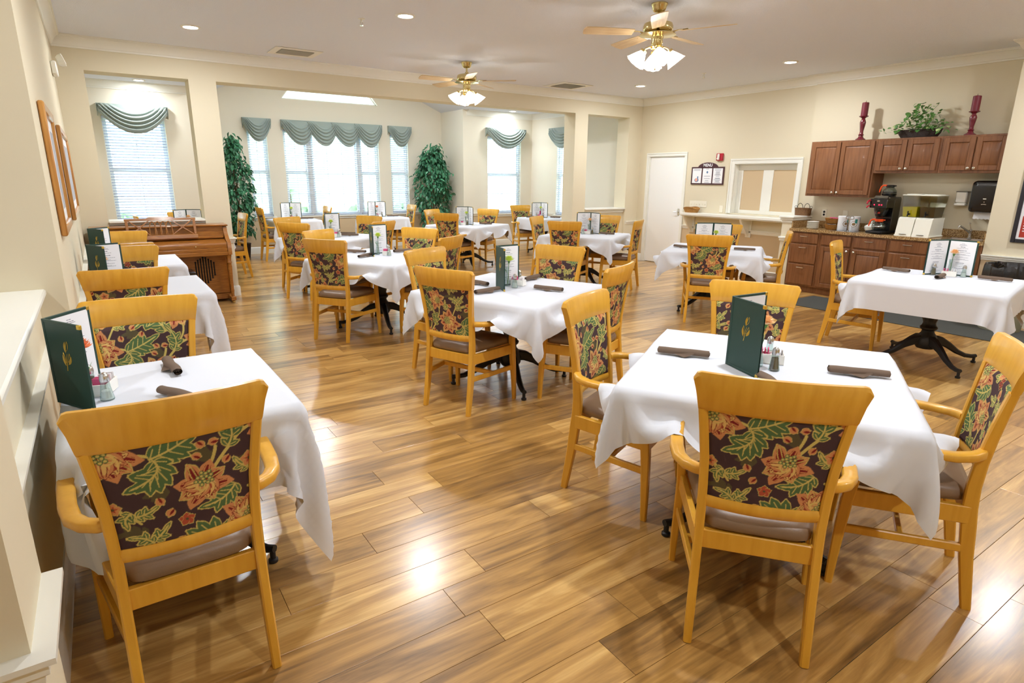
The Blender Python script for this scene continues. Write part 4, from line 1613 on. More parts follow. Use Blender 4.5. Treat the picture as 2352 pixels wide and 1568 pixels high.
def caddy_meshes():
    b = MB()
    L, Wd, H_ = 0.112, 0.056, 0.046
    for (x0, x1, y0, y1, z0, z1) in ((-L / 2, L / 2, -Wd / 2, Wd / 2, 0, 0.005), (-L / 2, -L / 2 + 0.005, -Wd / 2, Wd / 2, 0.005, H_), (L / 2 - 0.005, L / 2, -Wd / 2, Wd / 2, 0.005, H_),
                                     (-L / 2 + 0.005, L / 2 - 0.005, -Wd / 2, -Wd / 2 + 0.005, 0.005, H_), (-L / 2 + 0.005, L / 2 - 0.005, Wd / 2 - 0.005, Wd / 2, 0.005, H_), (-0.0025, 0.0025, -Wd / 2 + 0.005, Wd / 2 - 0.005, 0.005, H_ - 0.006)):
        b.bx(x0, x1, y0, y1, z0, z1, 0.001)
    p = MB()
    p.bx(-0.0015, 0.0015, -0.021, 0.021, 0, 0.062, 0.0005)
    return b.mesh('tray', 'ceramic', 30), p.mesh('packet', 'pink_paper', 0), p.mesh('packet', 'white_paper', 0)
CAD = caddy_meshes()
def caddy(x, y, ang, label):
    t = thing('sugar_caddy', label, 'sugar caddy', (x, y, ZT), R(ang), 'white sugar caddies')
    link('tray', CAD[0], t)
    for i in range(5):
        for s, me in ((-1, CAD[1]), (1, CAD[2])):
            q = link('packet', me, t)
            q.location = (s * (0.010 + i * 0.0088), 0, 0.006)
            q.rotation_euler = (0, 0.10 * math.sin(i * 2.1 + s), 0.05 * math.cos(i * 3))

def flower_meshes():
    v = MB()
    v.lathe([(0.0, 0.0), (0.021, 0.0), (0.023, 0.006), (0.022, 0.03), (0.014, 0.07), (0.011, 0.11), (0.015, 0.145)], n=16)
    s_ = MB()
    s_.tube([(0, 0, 0.012), (0.004, 0, 0.09), (0.002, 0.003, 0.17), (0, 0, 0.222)], 0.0024, 6)
    for a in (0.4, 2.6):
        s_.add([(0.003, 0, 0.10), (0.02 * math.cos(a), 0.02 * math.sin(a), 0.135), (0.034 * math.cos(a + 0.1), 0.034 * math.sin(a + 0.1), 0.165), (0.016 * math.cos(a - 0.3), 0.016 * math.sin(a - 0.3), 0.14)], [(0, 1, 2, 3)])
    s_.lathe([(0.003, 0.205), (0.008, 0.215), (0.010, 0.232), (0.004, 0.236)], n=10)
    f = MB()
    for k, (r_, z, lift) in enumerate(((0.036, 0.234, 0.012), (0.030, 0.240, 0.020), (0.022, 0.246, 0.024), (0.013, 0.250, 0.024))):
        n = 48
        rows = []
        for i in range(n):
            a = 2 * PI * i / n
            ruff = 0.004 * math.sin(13 * a + k) + 0.002 * math.sin(23 * a + 2 * k)
            rows.append([(0.004 * math.cos(a), 0.004 * math.sin(a), z - 0.008), (r_ * 0.55 * math.cos(a), r_ * 0.55 * math.sin(a), z + lift * 0.35 + ruff * 0.5), ((r_ + ruff) * math.cos(a), (r_ + ruff) * math.sin(a), z + lift + ruff)])
        f.grid(rows, closed_u=True)
    return v, s_, f
_v, _s, _f = flower_meshes()
VASE_ME = {'clear': _v.mesh('vase_body', 'clear_glass'), 'magenta': _v.mesh('vase_body', 'magenta_glass')}
STEM_ME = _s.mesh('stem', 'stem_green')
HEAD_ME = {k: _f.mesh('flower_head', m, 0) for k, m in (('yellow', 'flower_yellow'), ('peach', 'flower_peach'), ('coral', 'flower_coral'))}
def bud_vase(x, y, col, label, vase='clear', tilt=0.0, h=1.0):
    t = thing('bud_vase', label, 'vase', (x, y, ZT), tilt, 'bud vases with one carnation')
    link('vase_body', VASE_ME[vase], t)
    f = link('stem', STEM_ME, t)
    g = link('flower_head', HEAD_ME[col], f)
    f.rotation_euler = (R(3), R(2), 0)
    f.scale = (1, 1, 0.86 * h)

# (spine x, y, heading a, heading b, flower colour)
SET = {
 'T1': (-0.222, 2.665, -60, 54, 'coral'), 'T2': (-0.115, 5.42, -62, 18, 'peach'), 'T3': (-0.115, 7.07, -58, 40, 'peach'),
 'T4': (2.304, 1.622, 251, -5, 'peach'), 'T5': (2.492, 3.885, 253, 5, 'yellow'), 'T6': (2.400, 6.30, 258, 12, 'yellow'), 'T7': (2.62, 8.58, 252, 8, 'yellow'),
 'T8': (3.15, 12.52, 206, -32, 'yellow'), 'T9': (4.92, 12.50, 206, -32, 'coral'), 'T10': (5.56, 9.62, 153, 262, 'yellow'), 'T11': (8.02, 10.70, 170, 272, 'yellow'),
 'T12': (6.36, 7.18, 152, 268, 'peach'), 'T13': (6.20, 4.75, 150, -68, 'yellow'), 'T14': (6.39, 2.305, 158, 272, 'peach'), 'T15': (1.10, 10.52, 215, -25, 'peach')}
for k, (x, y, a, b, col) in SET.items():
    ph = TN[k][3]
    menu(x, y, a, b, 'open green menu standing on %s' % ph)
    d = (b - a + 540) % 360 - 180
    bis = R(a + d / 2)
    ux, uy = math.cos(bis), math.sin(bis)
    nx, ny = -uy, ux
    def at(f, g_):
        return x + ux * f + nx * g_, y + uy * f + ny * g_
    pos = dict(v=at(0.085, 0.0), c=at(0.185, 0.01), s=at(0.235, -0.045), p=at(0.170, 0.085))
    ang = math.degrees(bis) + 90
    if k == 'T1':
        pos = dict(v=(-0.135, 2.645), c=(-0.078, 2.700), s=(-0.072, 2.600), p=(-0.120, 2.740)); ang = 70
    if k == 'T4':
        pos = dict(v=(2.400, 1.525), c=(2.495, 1.522), s=(2.56, 1.575), p=(2.405, 1.446)); ang = -55
    if k == 'T5':
        pos = dict(v=(2.585, 3.87), c=(2.675, 3.85), s=(2.59, 3.775), p=(2.735, 3.92)); ang = -60
    if k == 'T14':
        pos = dict(v=(6.34, 2.245), c=(6.29, 2.225), s=(6.34, 2.13), p=(6.25, 2.335)); ang = -75
    if k == 'T13':
        pos = dict(v=(6.12, 4.66), c=(6.06, 4.60), s=(6.10, 4.52), p=(6.00, 4.66))
    bud_vase(*pos['v'], col, 'bud vase with one %s carnation on %s' % ('magenta-stemmed yellow' if k == 'T11' else col, ph) if k != 'T11' else 'magenta bud vase with yellow flower on table in right alcove', 'magenta' if k == 'T11' else 'clear')
    caddy(*pos['c'], ang, 'white sugar caddy of pink packets on %s' % ph)
    shaker('salt', *pos['s'], 'glass salt shaker on %s' % ph)
    shaker('pepper', *pos['p'], 'glass pepper shaker on %s' % ph)

NAP = [('T1', 0.17, 2.88, -84, 'farther'), ('T1', 0.16, 2.46, -62, 'nearer'), ('T4', 2.24, 1.82, -53, 'left'), ('T4', 2.65, 1.20, -51, 'right'), ('T4', 2.19, 1.31, 60, 'nearest'),
       ('T5', 2.42, 4.05, -78, 'far left'), ('T5', 2.30, 3.71, 13, 'near left'), ('T5', 2.93, 4.02, 24, 'far right'), ('T5', 2.74, 3.54, -64, 'near right'),
       ('T6', 2.32, 6.52, -51, 'far left'), ('T6', 2.27, 6.12, 36, 'near left'), ('T6', 2.79, 6.33, 18, 'right'),
       ('T7', 2.98, 8.72, -28, 'farther'), ('T7', 2.93, 8.46, -28, 'nearer'), ('T8', 2.95, 12.30, -10, 'left'), ('T8', 3.42, 12.34, -10, 'right'),
       ('T9', 4.78, 12.28, -10, 'left'), ('T9', 5.25, 12.34, -10, 'right'), ('T10', 5.82, 9.44, -54, 'right'),
       ('T11', 7.75, 10.72, 12, 'left'), ('T11', 8.15, 10.36, -72, 'right'), ('T12', 6.41, 6.85, -70, 'right'), ('T12', 5.98, 7.10, 25, 'left'),
       ('T13', 5.98, 5.02, -83, 'left'), ('T13', 6.41, 4.43, -52, 'right'), ('T14', 6.18, 2.62, -95, 'left'), ('T14', 6.36, 1.90, -82, 'right'), ('T14', 6.10, 2.22, 10, 'middle')]
for (k, x, y, a, w) in NAP:
    napkin(x, y, a, 'rolled brown napkin, the %s one on %s' % (w, TN[k][3]))

# ------------------------------------------------------------ piano and bench
pn = thing('upright_piano', 'oak console piano with lattice music desk below half wall', 'piano', (0.60, 8.42, 0), 0)
PX0, PX1 = -0.72, 0.72
mb = MB()
mb.bx(PX0 + 0.03, PX1 - 0.03, 0.05, 0.28, 0.10, 0.955, 0.006)
for s in (PX0, PX1 - 0.035):
    mb.bx(s, s + 0.035, 0.04, 0.29, 0.03, 0.965, 0.004)
mb.bx(PX0, PX1, 0.02, 0.28, 0.03, 0.10, 0.004)
mb.build('case', 'oak_piano', pn)
mb = MB()
mb.bx(PX0 - 0.015, PX1 + 0.015, 0.0, 0.30, 0.962, 0.985, 0.008)
mb.build('lid', 'oak_piano', pn)
mb = MB()
for s in (PX0, PX1 - 0.045):               # scrolled cheeks and key bed ends
    mb.prism([(0.05, 0.955), (0.02, 0.95), (0.005, 0.90), (-0.04, 0.85), (-0.11, 0.80), (-0.175, 0.775), (-0.19, 0.75), (-0.19, 0.62), (0.05, 0.62)], s, s + 0.045, 'yzx')
mb.build('cheek', 'oak_piano', pn)
mb = MB()
mb.bx(PX0 + 0.045, PX1 - 0.045, -0.185, 0.05, 0.615, 0.665, 0.006)
mb.bx(PX0 + 0.045, PX1 - 0.045, -0.178, -0.150, 0.665, 0.705, 0.005)
mb.build('key_bed', 'oak_piano', pn)
mb = MB()
mb.prism([(-0.165, 0.707), (-0.172, 0.745), (-0.165, 0.768), (-0.10, 0.785), (-0.03, 0.800), (0.03, 0.815), (0.05, 0.815), (0.05, 0.70), (-0.10, 0.70)], PX0 + 0.048, PX1 - 0.048, 'yzx')
mb.bx(PX0 + 0.05, PX1 - 0.05, -0.02, 0.03, 0.815, 0.845, 0.008)
fb = mb.build('fallboard', 'oak_piano', pn)
mb = MB()
mb.lathe([(0.0, 0.0), (0.008, 0.002), (0.008, 0.008), (0.0, 0.011)], n=10, M=TR(0.32, -0.172, 0.735) @ Matrix.Rotation(PI / 2, 4, 'X'))
mb.build('knob', 'brass', fb)
mb = MB()
mb.prism([(0.03, 0.845), (0.05, 0.845), (0.05, 0.962), (0.035, 0.962)], PX0 + 0.045, PX1 - 0.045, 'yzx')
mb.build('front_panel', 'oak_piano', pn)
# music desk
md = MB()
DX0, DX1, DZ0, DZ1 = -0.37, 0.37, 0.860, 1.070
Mdesk = TR(0, -0.03, DZ0) @ Matrix.Rotation(R(-12), 4, 'X') @ TR(0, 0, -DZ0)
md.bx(DX0 - 0.01, DX1 + 0.01, -0.012, 0.012, DZ0 - 0.03, DZ0 + 0.022, 0.004, Mdesk)
md.bx(DX0, DX0 + 0.03, -0.008, 0.008, DZ0 + 0.022, DZ1, 0.003, Mdesk)
md.bx(DX1 - 0.03, DX1, -0.008, 0.008, DZ0 + 0.022, DZ1, 0.003, Mdesk)
md.prism([(DX0 - 0.005, DZ1 - 0.012), (DX0 - 0.005, DZ1 + 0.010), (DX0 + 0.22, DZ1 + 0.012), (DX0 + 0.25, DZ1 + 0.028), (DX1 - 0.25, DZ1 + 0.028), (DX1 - 0.22, DZ1 + 0.012), (DX1 + 0.005, DZ1 + 0.010), (DX1 + 0.005, DZ1 - 0.012)], -0.009, 0.009, 'xzy', Mdesk)
desk = md.build('music_desk', 'oak_piano', pn)
for (a, b) in (((DX0 + 0.03, DZ0 + 0.02), (-0.125, DZ1 - 0.01)), ((DX0 + 0.03, DZ1 - 0.01), (-0.125, DZ0 + 0.02)), ((DX1 - 0.03, DZ0 + 0.02), (0.105, DZ1 - 0.01)), ((DX1 - 0.03, DZ1 - 0.01), (0.105, DZ0 + 0.02))):
    mb = MB()
    mb.bar([(a[0], 0, a[1]), ((a[0] + b[0]) / 2, 0, (a[1] + b[1]) / 2), (b[0], 0, b[1])], (0, 1, 0), 0.010, [0.010, 0.018, 0.010], 0.002, Mdesk)
    mb.build('lattice_bar', 'oak_piano', desk)
for i in range(4):
    mb = MB()
    cx = -0.095 + i * 0.057
    mb.tube([(cx + 0.035 * math.cos(t), 0, DZ0 + 0.02 + (DZ1 - DZ0 - 0.045) * math.sin(t) ** 0.7) for t in np.linspace(0.02, PI - 0.02, 13)], 0.0055, 6, Mdesk)
    mb.build('lattice_arch', 'oak_piano', desk)
# lower panel with grille
mb = MB()
mb.bx(PX0 + 0.045, PX1 - 0.045, 0.035, 0.052, 0.105, 0.612, 0.004)
lp = mb.build('lower_panel', 'oak_piano', pn)
for cx in (-0.36, 0.42):
    for i, (z0, z1) in enumerate(((0.34, 0.52), (0.30, 0.545), (0.265, 0.560), (0.235, 0.580), (0.255, 0.572), (0.285, 0.550), (0.315, 0.530), (0.35, 0.505))):
        mb = MB()
        x = cx - 0.105 + i * 0.030
        mb.tube([(x, 0.030, z0), (x, 0.030, z1)], 0.0075, 8)
        mb.lathe([(0, -0.011), (0.011, -0.004), (0.011, 0.004), (0, 0.011)], (x, 0.030, z0), 8)
        mb.lathe([(0, -0.011), (0.011, -0.004), (0.011, 0.004), (0, 0.011)], (x, 0.030, z1), 8)
        mb.build('grille_bar', 'black_matte', lp)
for s in (PX0 + 0.04, PX1 - 0.04):
    mb = MB()
    mb.lathe([(0.028, 0.58), (0.034, 0.60), (0.034, 0.62)], (s, -0.145, 0), 14)
    mb.lathe([(0.016, 0.06), (0.018, 0.12), (0.024, 0.16), (0.020, 0.18), (0.022, 0.30), (0.028, 0.46), (0.024, 0.50), (0.033, 0.52), (0.024, 0.54), (0.028, 0.58)], (s, -0.145, 0), 14)
    mb.bx(s - 0.03, s + 0.03, -0.19, 0.05, 0.035, 0.085, 0.006)
    lg = mb.build('leg', 'oak_piano', pn)
    mb = MB()
    mb.lathe([(0.004, 0.0), (0.017, 0.002), (0.019, 0.016), (0.017, 0.030), (0.004, 0.035)], (s, -0.165, 0), 10)
    mb.build('caster', 'brass', lg)

bn = thing('piano_bench', 'dark piano bench half hidden between tables and piano', 'bench', (0.46, 8.00, 0), 0)
mb = MB()
mb.bx(-0.38, 0.38, -0.17, 0.15, 0.445, 0.49, 0.012)
mb.build('seat', 'black_plastic', bn)
mb = MB()
mb.bx(-0.36, 0.36, -0.15, 0.13, 0.385, 0.445, 0.004)
mb.build('apron', 'oak_piano', bn)
for sx in (-0.34, 0.34):
    for sy in (-0.135, 0.115):
        mb = MB()
        mb.bar([(sx, sy, 0), (sx, sy, 0.385)], (1, 0, 0), [0.026, 0.042], [0.026, 0.042], 0.004)
        mb.build('leg', 'oak_piano', bn)

# ------------------------------------------------------------ blinds and valances
def blind(axis, face, a0, a1, z0, z1, label, tilt=14, step=0.046):
    n = int((z1 - z0 - 0.06) / step)
    L = a1 - a0 - 0.016
    if axis == 'y':
        t = thing('window_blind', label, 'blind', ((a0 + a1) / 2, face + 0.026, z0), 0, 'white slatted blinds')
    else:
        t = thing('window_blind', label, 'blind', (face + 0.026, (a0 + a1) / 2, z0), -PI / 2, 'white slatted blinds')
    mb = MB()
    mb.bx(-L / 2, L / 2, -0.022, 0.022, z1 - z0 - 0.045, z1 - z0 - 0.004, 0.003)
    mb.build('headrail', 'slat', t)
    mb = MB()
    mb.bx(-L / 2, L / 2, -0.022, 0.022, 0.006, 0.022, 0.003)
    mb.build('bottom_rail', 'slat', t)
    sm = MB()
    M = Matrix.Rotation(R(tilt), 4, 'X')
    sm.add([(-L / 2, -0.022, -0.0008), (L / 2, -0.022, -0.0008), (L / 2, 0, 0.0022), (-L / 2, 0, 0.0022), (-L / 2, 0.022, -0.0008), (L / 2, 0.022, -0.0008),
            (-L / 2, -0.022, 0.0008), (L / 2, -0.022, 0.0008), (L / 2, 0, 0.0038), (-L / 2, 0, 0.0038), (-L / 2, 0.022, 0.0008), (L / 2, 0.022, 0.0008)],
           [(0, 3, 2, 1), (3, 4, 5, 2), (6, 7, 8, 9), (9, 8, 11, 10), (0, 1, 7, 6), (4, 10, 11, 5)], M)
    me = sm.mesh('slat', 'slat', 0)
    for i in range(n):
        s = link('slat', me, t)
        s.location = (0, 0, 0.045 + i * step)
    for f in ((0.25, 0.75) if L < 1.2 else (0.1, 0.4, 0.6, 0.9)):
        mb = MB()
        x = -L / 2 + L * f
        mb.tube([(x, -0.024, 0.02), (x, -0.024, z1 - z0 - 0.02)], 0.0012, 4)
        mb.build('ladder_cord', 'slat', t)
    return t
blind('y', YA, LWIN[0], LWIN[1], WZ0, WZ1, 'white blind in left alcove window behind the piano', -24)
blind('y', YW, *BAYWIN[0], WZ0, WZ1, 'white blind in narrow left bay window', -10)
blind('y', YW, 3.37, 3.90, WZ0, WZ1, 'white blind in left part of middle bay window', -10)
blind('y', YW, 3.90, 4.99, WZ0, WZ1, 'wide white blind in centre of middle bay window', -10)
blind('y', YW, 4.99, 5.45, WZ0, WZ1, 'white blind in right part of middle bay window', -10)
blind('y', YW, *BAYWIN[2], WZ0, WZ1, 'white blind in narrow right bay window', -18)
blind('y', YA, *RWIN, WZ0, WZ1, 'white blind in back window of right alcove', -12)
blind('x', XR, *SWIN, WZ0, WZ1, 'white blind in side window of right alcove', -16)

def swag(mb, x0, x1, ztop, drop, yoff, front, ph=0.0, skew=0.0):
    """one gathered swag: nested U folds that start along the top edge; -y is the front"""
    nu, nv = 53, 66
    P = []
    for i in range(nu):
        s = -1 + 2 * i / (nu - 1)
        sk = s - skew * (1 - s * s)
        rise = 0.76 * abs(sk) ** 2.1
        out = max(0.20, 0.985 - rise)
        ed = min(1.0, (1 - abs(s)) * 9) ** 0.5
        rowp = []
        for j in range(nv):
            t = j / (nv - 1)
            zd = t * out
            lev = zd + rise                                   # constant along one fold
            k = max(0.0, min(1.0, (lev - 0.24) / 0.12)) * max(0.0, min(1.0, (0.965 - lev) / 0.05 + 0.1))
            fold = (0.5 + 0.5 * math.sin(2 * PI * lev * 7.2 + ph)) ** 0.8
            amp = 0.046 * k * min(1.0, 0.25 + 5 * zd) * (0.35 + 0.65 * ed)
            belly = 0.045 * math.sin(PI * min(1.0, t * 0.85)) * (1 - abs(s) ** 3)
            yy = yoff - (front * (0.35 + 0.65 * ed) + belly + amp * fold)
            rowp.append((x0 + (x1 - x0) * (s + 1) / 2, yy, ztop - drop * zd))
        P.append(rowp)
    mb.grid(P)

def valance(axis, face, a0, a1, label, swags=1, top=2.70, drop=0.46):
    if axis == 'y':
        t = thing('valance', label, 'valance', ((a0 + a1) / 2, face, top), 0, 'sage green swag valances')
    else:
        t = thing('valance', label, 'valance', (face, (a0 + a1) / 2, top), -PI / 2, 'sage green swag valances')
    L = a1 - a0
    mb = MB()
    mb.bx(-L / 2, L / 2, -0.085, -0.002, -0.012, 0.0, 0.002)
    mb.build('board', 'valance', t)
    for s in (-1, 1):                              # side returns
        mb = MB()
        x = s * L / 2
        mb.prism([(-0.088, 0.0), (-0.002, 0.0), (-0.002, -drop * 0.42), (-0.05, -drop * 0.30), (-0.088, -drop * 0.14)], x - s * 0.006, x, 'yzx')
        mb.build('return', 'valance', t)
    if swags == 1:
        mb = MB()
        swag(mb, -L / 2, L / 2, 0.0, drop, 0.0, 0.088)
        mb.build('swag', 'valance', t, 80)
    else:
        w = L / (swags - 0.25 * (swags - 1))
        for i in range(swags):
            mb = MB()
            x0 = -L / 2 + i * w * 0.75
            swag(mb, x0, min(x0 + w, L / 2), 0.0, drop, -0.010 * i, 0.075, ph=i, skew=0.12)
            mb.build('swag', 'valance', t, 80)
    return t
valance('y', YA, 0.20, 1.22, 'wide sage green swag valance over left alcove window')
valance('y', YW, 2.60, 3.14, 'small sage green swag valance at left of bay')
valance('y', YW, 3.34, 5.52, 'long sage green valance of four overlapping swags', 4, 2.70, 0.50)
valance('y', YW, 5.68, 6.24, 'small sage green swag valance at right of bay')
valance('y', YA, 7.64, 8.74, 'sage green swag valance over back window of right alcove')
valance('x', XR, 10.52, 11.62, 'sage green swag valance partly hidden by right column')
# ------------------------------------------------------------ ceiling fixtures
def downlight(x, y, z, label, watts):
    t = thing('downlight', label, 'ceiling light', (x, y, z), 0, 'recessed downlights')
    link('trim_ring', DL_RING, t)
    link('lens', DL_LENS, t)
    ld = bpy.data.lights.new('bulb', 'AREA')
    ld.shape = 'DISK'
    ld.size = 0.13
    ld.energy = watts
    ld.color = (0.94, 0.965, 1.0)
    lo = bpy.data.objects.new('bulb', ld)
    COL.objects.link(lo)
    lo.parent = t
    lo.location = (0, 0, -0.016)
_mb = MB(); _mb.lathe([(0.068, -0.003), (0.072, -0.010), (0.092, -0.008), (0.098, -0.001), (0.098, 0.0), (0.068, 0.0)], n=28); DL_RING = _mb.mesh('trim_ring', 'trim_white')
_mb = MB(); _mb.lathe([(0.0, -0.012), (0.05, -0.010), (0.070, -0.003)], n=24); DL_LENS = _mb.mesh('lens', 'lamp_glow')
for (x, y, z, lab) in ((1.05, 7.50, ZC, 'recessed downlight nearest the left wall corner'), (2.67, 5.77, ZC, 'recessed downlight left of the ceiling sprinkler'), (7.65, 4.92, ZC, 'recessed downlight on right, above the serving shelf'),
                       (7.63, 7.54, ZC, 'small far recessed downlight at right rear corner'), (0.83, 12.02, ZC, 'recessed downlight inside left alcove'), (8.14, 12.02, ZC, 'recessed downlight inside right alcove'),
                       (1.05, 3.2, ZC, 'added unseen downlight above camera by left wall'), (2.67, 1.6, ZC, 'added unseen downlight above front right table'), (5.2, 2.2, ZC, 'added unseen downlight above right table'), (7.65, 1.6, ZC, 'added unseen downlight near right wall poster'),  # unseen lamps over the front of the room, added for even light
                       (5.2, -0.8, ZC, 'added unseen downlight behind camera at right'), (1.3, -0.9, ZC, 'added unseen downlight behind camera at left'), (-1.5, 2.4, ZC, 'added unseen downlight in side hall'), (3.0, 10.9, ZC + 0.41 * (3.0 - VX0) - 0.02, 'added unseen downlight in left slope of bay ceiling'),  # all out of view: fill lamps added behind camera, in hall and vault
                       (5.9, 10.9, ZC + 0.41 * (VX1 - 5.9) - 0.02, 'added unseen downlight in right slope of bay ceiling'), (4.46, 10.4, VZ - 0.03, 'added unseen downlight at ridge of bay ceiling')):  # vault lamps hidden by the beam, added to brighten the bay
    downlight(x, y, z, lab, DOWNLIGHT_W * (0.35 if y > 12 else 0.6 if x < -1 else 1.25 if y > 9 else 1.0))

def ceiling_fan(x, y, rot, label):
    t = thing('ceiling_fan', label, 'ceiling fan', (x, y, ZC), R(rot), 'brass ceiling fans')
    mb = MB()
    mb.lathe([(0.072, 0.0), (0.072, -0.012), (0.064, -0.022), (0.060, -0.045), (0.046, -0.066), (0.030, -0.072), (0.0, -0.073)], n=24)
    mb.build('canopy', 'brass', t)
    mb = MB()
    mb.tube([(0, 0, -0.065), (0, 0, -0.150)], 0.012, 12)
    mb.lathe([(0.0, -0.120), (0.024, -0.122), (0.026, -0.150), (0.0, -0.152)], n=14)
    mb.build('downrod', 'brass', t)
    mb = MB()
    mb.lathe([(0.0, -0.146), (0.09, -0.148), (0.122, -0.160), (0.130, -0.180), (0.130, -0.212), (0.118, -0.228), (0.09, -0.236), (0.155, -0.244), (0.160, -0.252), (0.10, -0.262), (0.055, -0.266),
              (0.048, -0.290), (0.052, -0.315), (0.044, -0.335), (0.060, -0.345), (0.050, -0.362), (0.0, -0.364)], n=32)
    mb.build('motor_housing', 'brass', t)
    blade = MB()
    pts = []
    for i in range(9):
        f = i / 8
        pts.append((0.22 + 0.43 * f, 0.052 + 0.016 * math.sin(PI * f * 0.6)))
    poly = [(a, b) for a, b in pts] + [(0.662, 0.045), (0.668, 0.0), (0.662, -0.045)] + [(a, -b) for a, b in reversed(pts)]
    blade.prism(poly, -0.003, 0.003, 'xyz', Matrix.Rotation(R(12), 4, 'X'))
    bm_ = blade.mesh('blade', 'blade_wood', 0)
    iron = MB()
    iron.bar([(0.13, 0, -0.004), (0.18, 0, 0.006), (0.27, 0, 0.004)], (0, 1, 0), [0.030, 0.022, 0.060], 0.005, 0.002)
    im = iron.mesh('blade_iron', 'brass', 0)
    for i in range(5):
        b = link('blade', bm_, t)
        b.location = (0, 0, -0.232)
        b.rotation_euler = (0, 0, i * 2 * PI / 5)
        k = link('blade_iron', im, b)
    # four frosted tulip shades
    sh = MB()
    sh.lathe([(0.026, 0.0), (0.032, -0.012), (0.052, -0.045), (0.072, -0.085), (0.086, -0.115), (0.094, -0.125)], n=32, wob=lambda a, z: 1 + 0.06 * math.cos(10 * a) * min(1, -z / 0.1))
    sm = sh.mesh('shade', 'shade_glow', 60)
    arm = MB()
    arm.tube([(0.03, 0, -0.352), (0.07, 0, -0.350), (0.10, 0, -0.362), (0.108, 0, -0.378)], 0.008, 8)
    arm.lathe([(0.030, 0.0), (0.030, -0.020), (0.024, -0.024)], n=14, M=TR(0.108, 0, -0.374) @ Matrix.Rotation(R(-42), 4, 'Y'))
    am = arm.mesh('lamp_arm', 'brass')
    for i in range(4):
        a = link('lamp_arm', am, t)
        a.rotation_euler = (0, 0, PI / 4 + i * PI / 2)
        s = link('shade', sm, a)
        s.location = (0.112, 0, -0.384)
        s.rotation_euler = (0, R(-38), 0)
        s.scale = (0.92, 0.92, 0.92)
        ld = bpy.data.lights.new('bulb', 'POINT')
        ld.energy = FAN_W
        ld.shadow_soft_size = 0.025
        ld.color = (0.94, 0.965, 1.0)
        lo = bpy.data.objects.new('bulb', ld)
        COL.objects.link(lo)
        lo.parent = a
        lo.location = (0.18, 0, -0.462)
    mb = MB()
    mb.tube([(0.02, 0.02, -0.36), (0.02, 0.02, -0.50)], 0.0012, 5)
    mb.lathe([(0.0, -0.535), (0.006, -0.528), (0.007, -0.510), (0.002, -0.498)], (0.02, 0.02, 0), 10)
    mb.build('pull_chain', 'brass', t)
    return t
ceiling_fan(4.30, 4.08, 8, 'large near brass ceiling fan with bright tulip lamps')
ceiling_fan(4.32, 7.48, 30, 'smaller looking far brass ceiling fan before the beam')

def ceiling_vent(x, y, sx, sy, label):
    t = thing('ceiling_vent', label, 'vent', (x, y, ZC), 0, 'ceiling air vents')
    mb = MB()
    w = 0.085
    for (x0, x1, y0, y1) in ((-sx / 2, -sx / 2 + w, -sy / 2, sy / 2), (sx / 2 - w, sx / 2, -sy / 2, sy / 2), (-sx / 2 + w, sx / 2 - w, -sy / 2, -sy / 2 + w), (-sx / 2 + w, sx / 2 - w, sy / 2 - w, sy / 2)):
        mb.bx(x0, x1, y0, y1, -0.010, -0.001, 0.003)
    mb.build('frame', 'trim_white', t)
    mb = MB()
    mb.bx(-sx / 2 + w, sx / 2 - w, -sy / 2 + w, sy / 2 - w, -0.0025, -0.001)
    mb.build('backing', 'black_matte', t)
    sl = MB()
    sl.bx(-sx / 2 + w, sx / 2 - w, -0.012, 0.012, -0.001, 0.001, 0, Matrix.Rotation(R(40), 4, 'X'))
    me = sl.mesh('louvre', 'trim_white', 0)
    n = 9
    for i in range(n):
        o = link('louvre', me, t)
        o.location = (0, -sy / 2 + w + (i + 0.5) * (sy - 2 * w) / n, -0.010)
ceiling_vent(2.28, 8.17, 0.56, 0.46, 'white louvred ceiling vent near the left')
ceiling_vent(6.68, 8.25, 0.62, 0.56, 'white louvred ceiling vent near right rear corner')

def sprinkler(x, y, z, label):
    t = thing('sprinkler', label, 'sprinkler', (x, y, z), 0, 'ceiling sprinklers')
    mb = MB()
    mb.lathe([(0.034, 0.0), (0.032, -0.004), (0.012, -0.006), (0.010, -0.030), (0.0, -0.030)], n=16)
    mb.build('escutcheon', 'trim_white', t)
    mb = MB()
    mb.tube([(0.010, 0, -0.028), (0.014, 0, -0.045), (0.004, 0, -0.058)], 0.003, 6)
    mb.tube([(-0.010, 0, -0.028), (-0.014, 0, -0.045), (-0.004, 0, -0.058)], 0.003, 6)
    mb.lathe([(0.0, -0.064), (0.019, -0.063), (0.019, -0.060), (0.0, -0.059)], n=14)
    mb.build('deflector', 'nickel', t)
sprinkler(2.37, 6.13, ZC, 'small white sprinkler head in main ceiling')
sprinkler(7.47, 6.14, ZC, 'tiny sprinkler head at right side of ceiling')
sprinkler(0.72, 11.2, ZC, 'small sprinkler head in left alcove ceiling')

# ------------------------------------------------------------ left wall
def picture(y0, y1, z0, z1, label):
    t = thing('picture_frame', label, 'picture', (XL, (y0 + y1) / 2, (z0 + z1) / 2), 0, 'framed pictures on left wall')
    hy, hz = (y1 - y0) / 2, (z1 - z0) / 2
    w = 0.055
    mb = MB()
    for (a0, a1, b0, b1) in ((-hy, -hy + w, -hz, hz), (hy - w, hy, -hz, hz), (-hy + w, hy - w, -hz, -hz + w), (-hy + w, hy - w, hz - w, hz)):
        mb.bx(0.002, 0.032, a0, a1, b0, b1, 0.007)
    mb.build('frame', 'frame_wood', t)
    mb = MB()
    mb.bx(0.002, 0.014, -hy + w, hy - w, -hz + w, hz - w)
    mb.build('mount', 'paper', t)
    mb = MB()
    mb.bx(0.014, 0.016, -hy + w + 0.07, hy - w - 0.07, -hz + w + 0.07, hz - w - 0.07)
    mb.build('print', 'picture_grey', t)
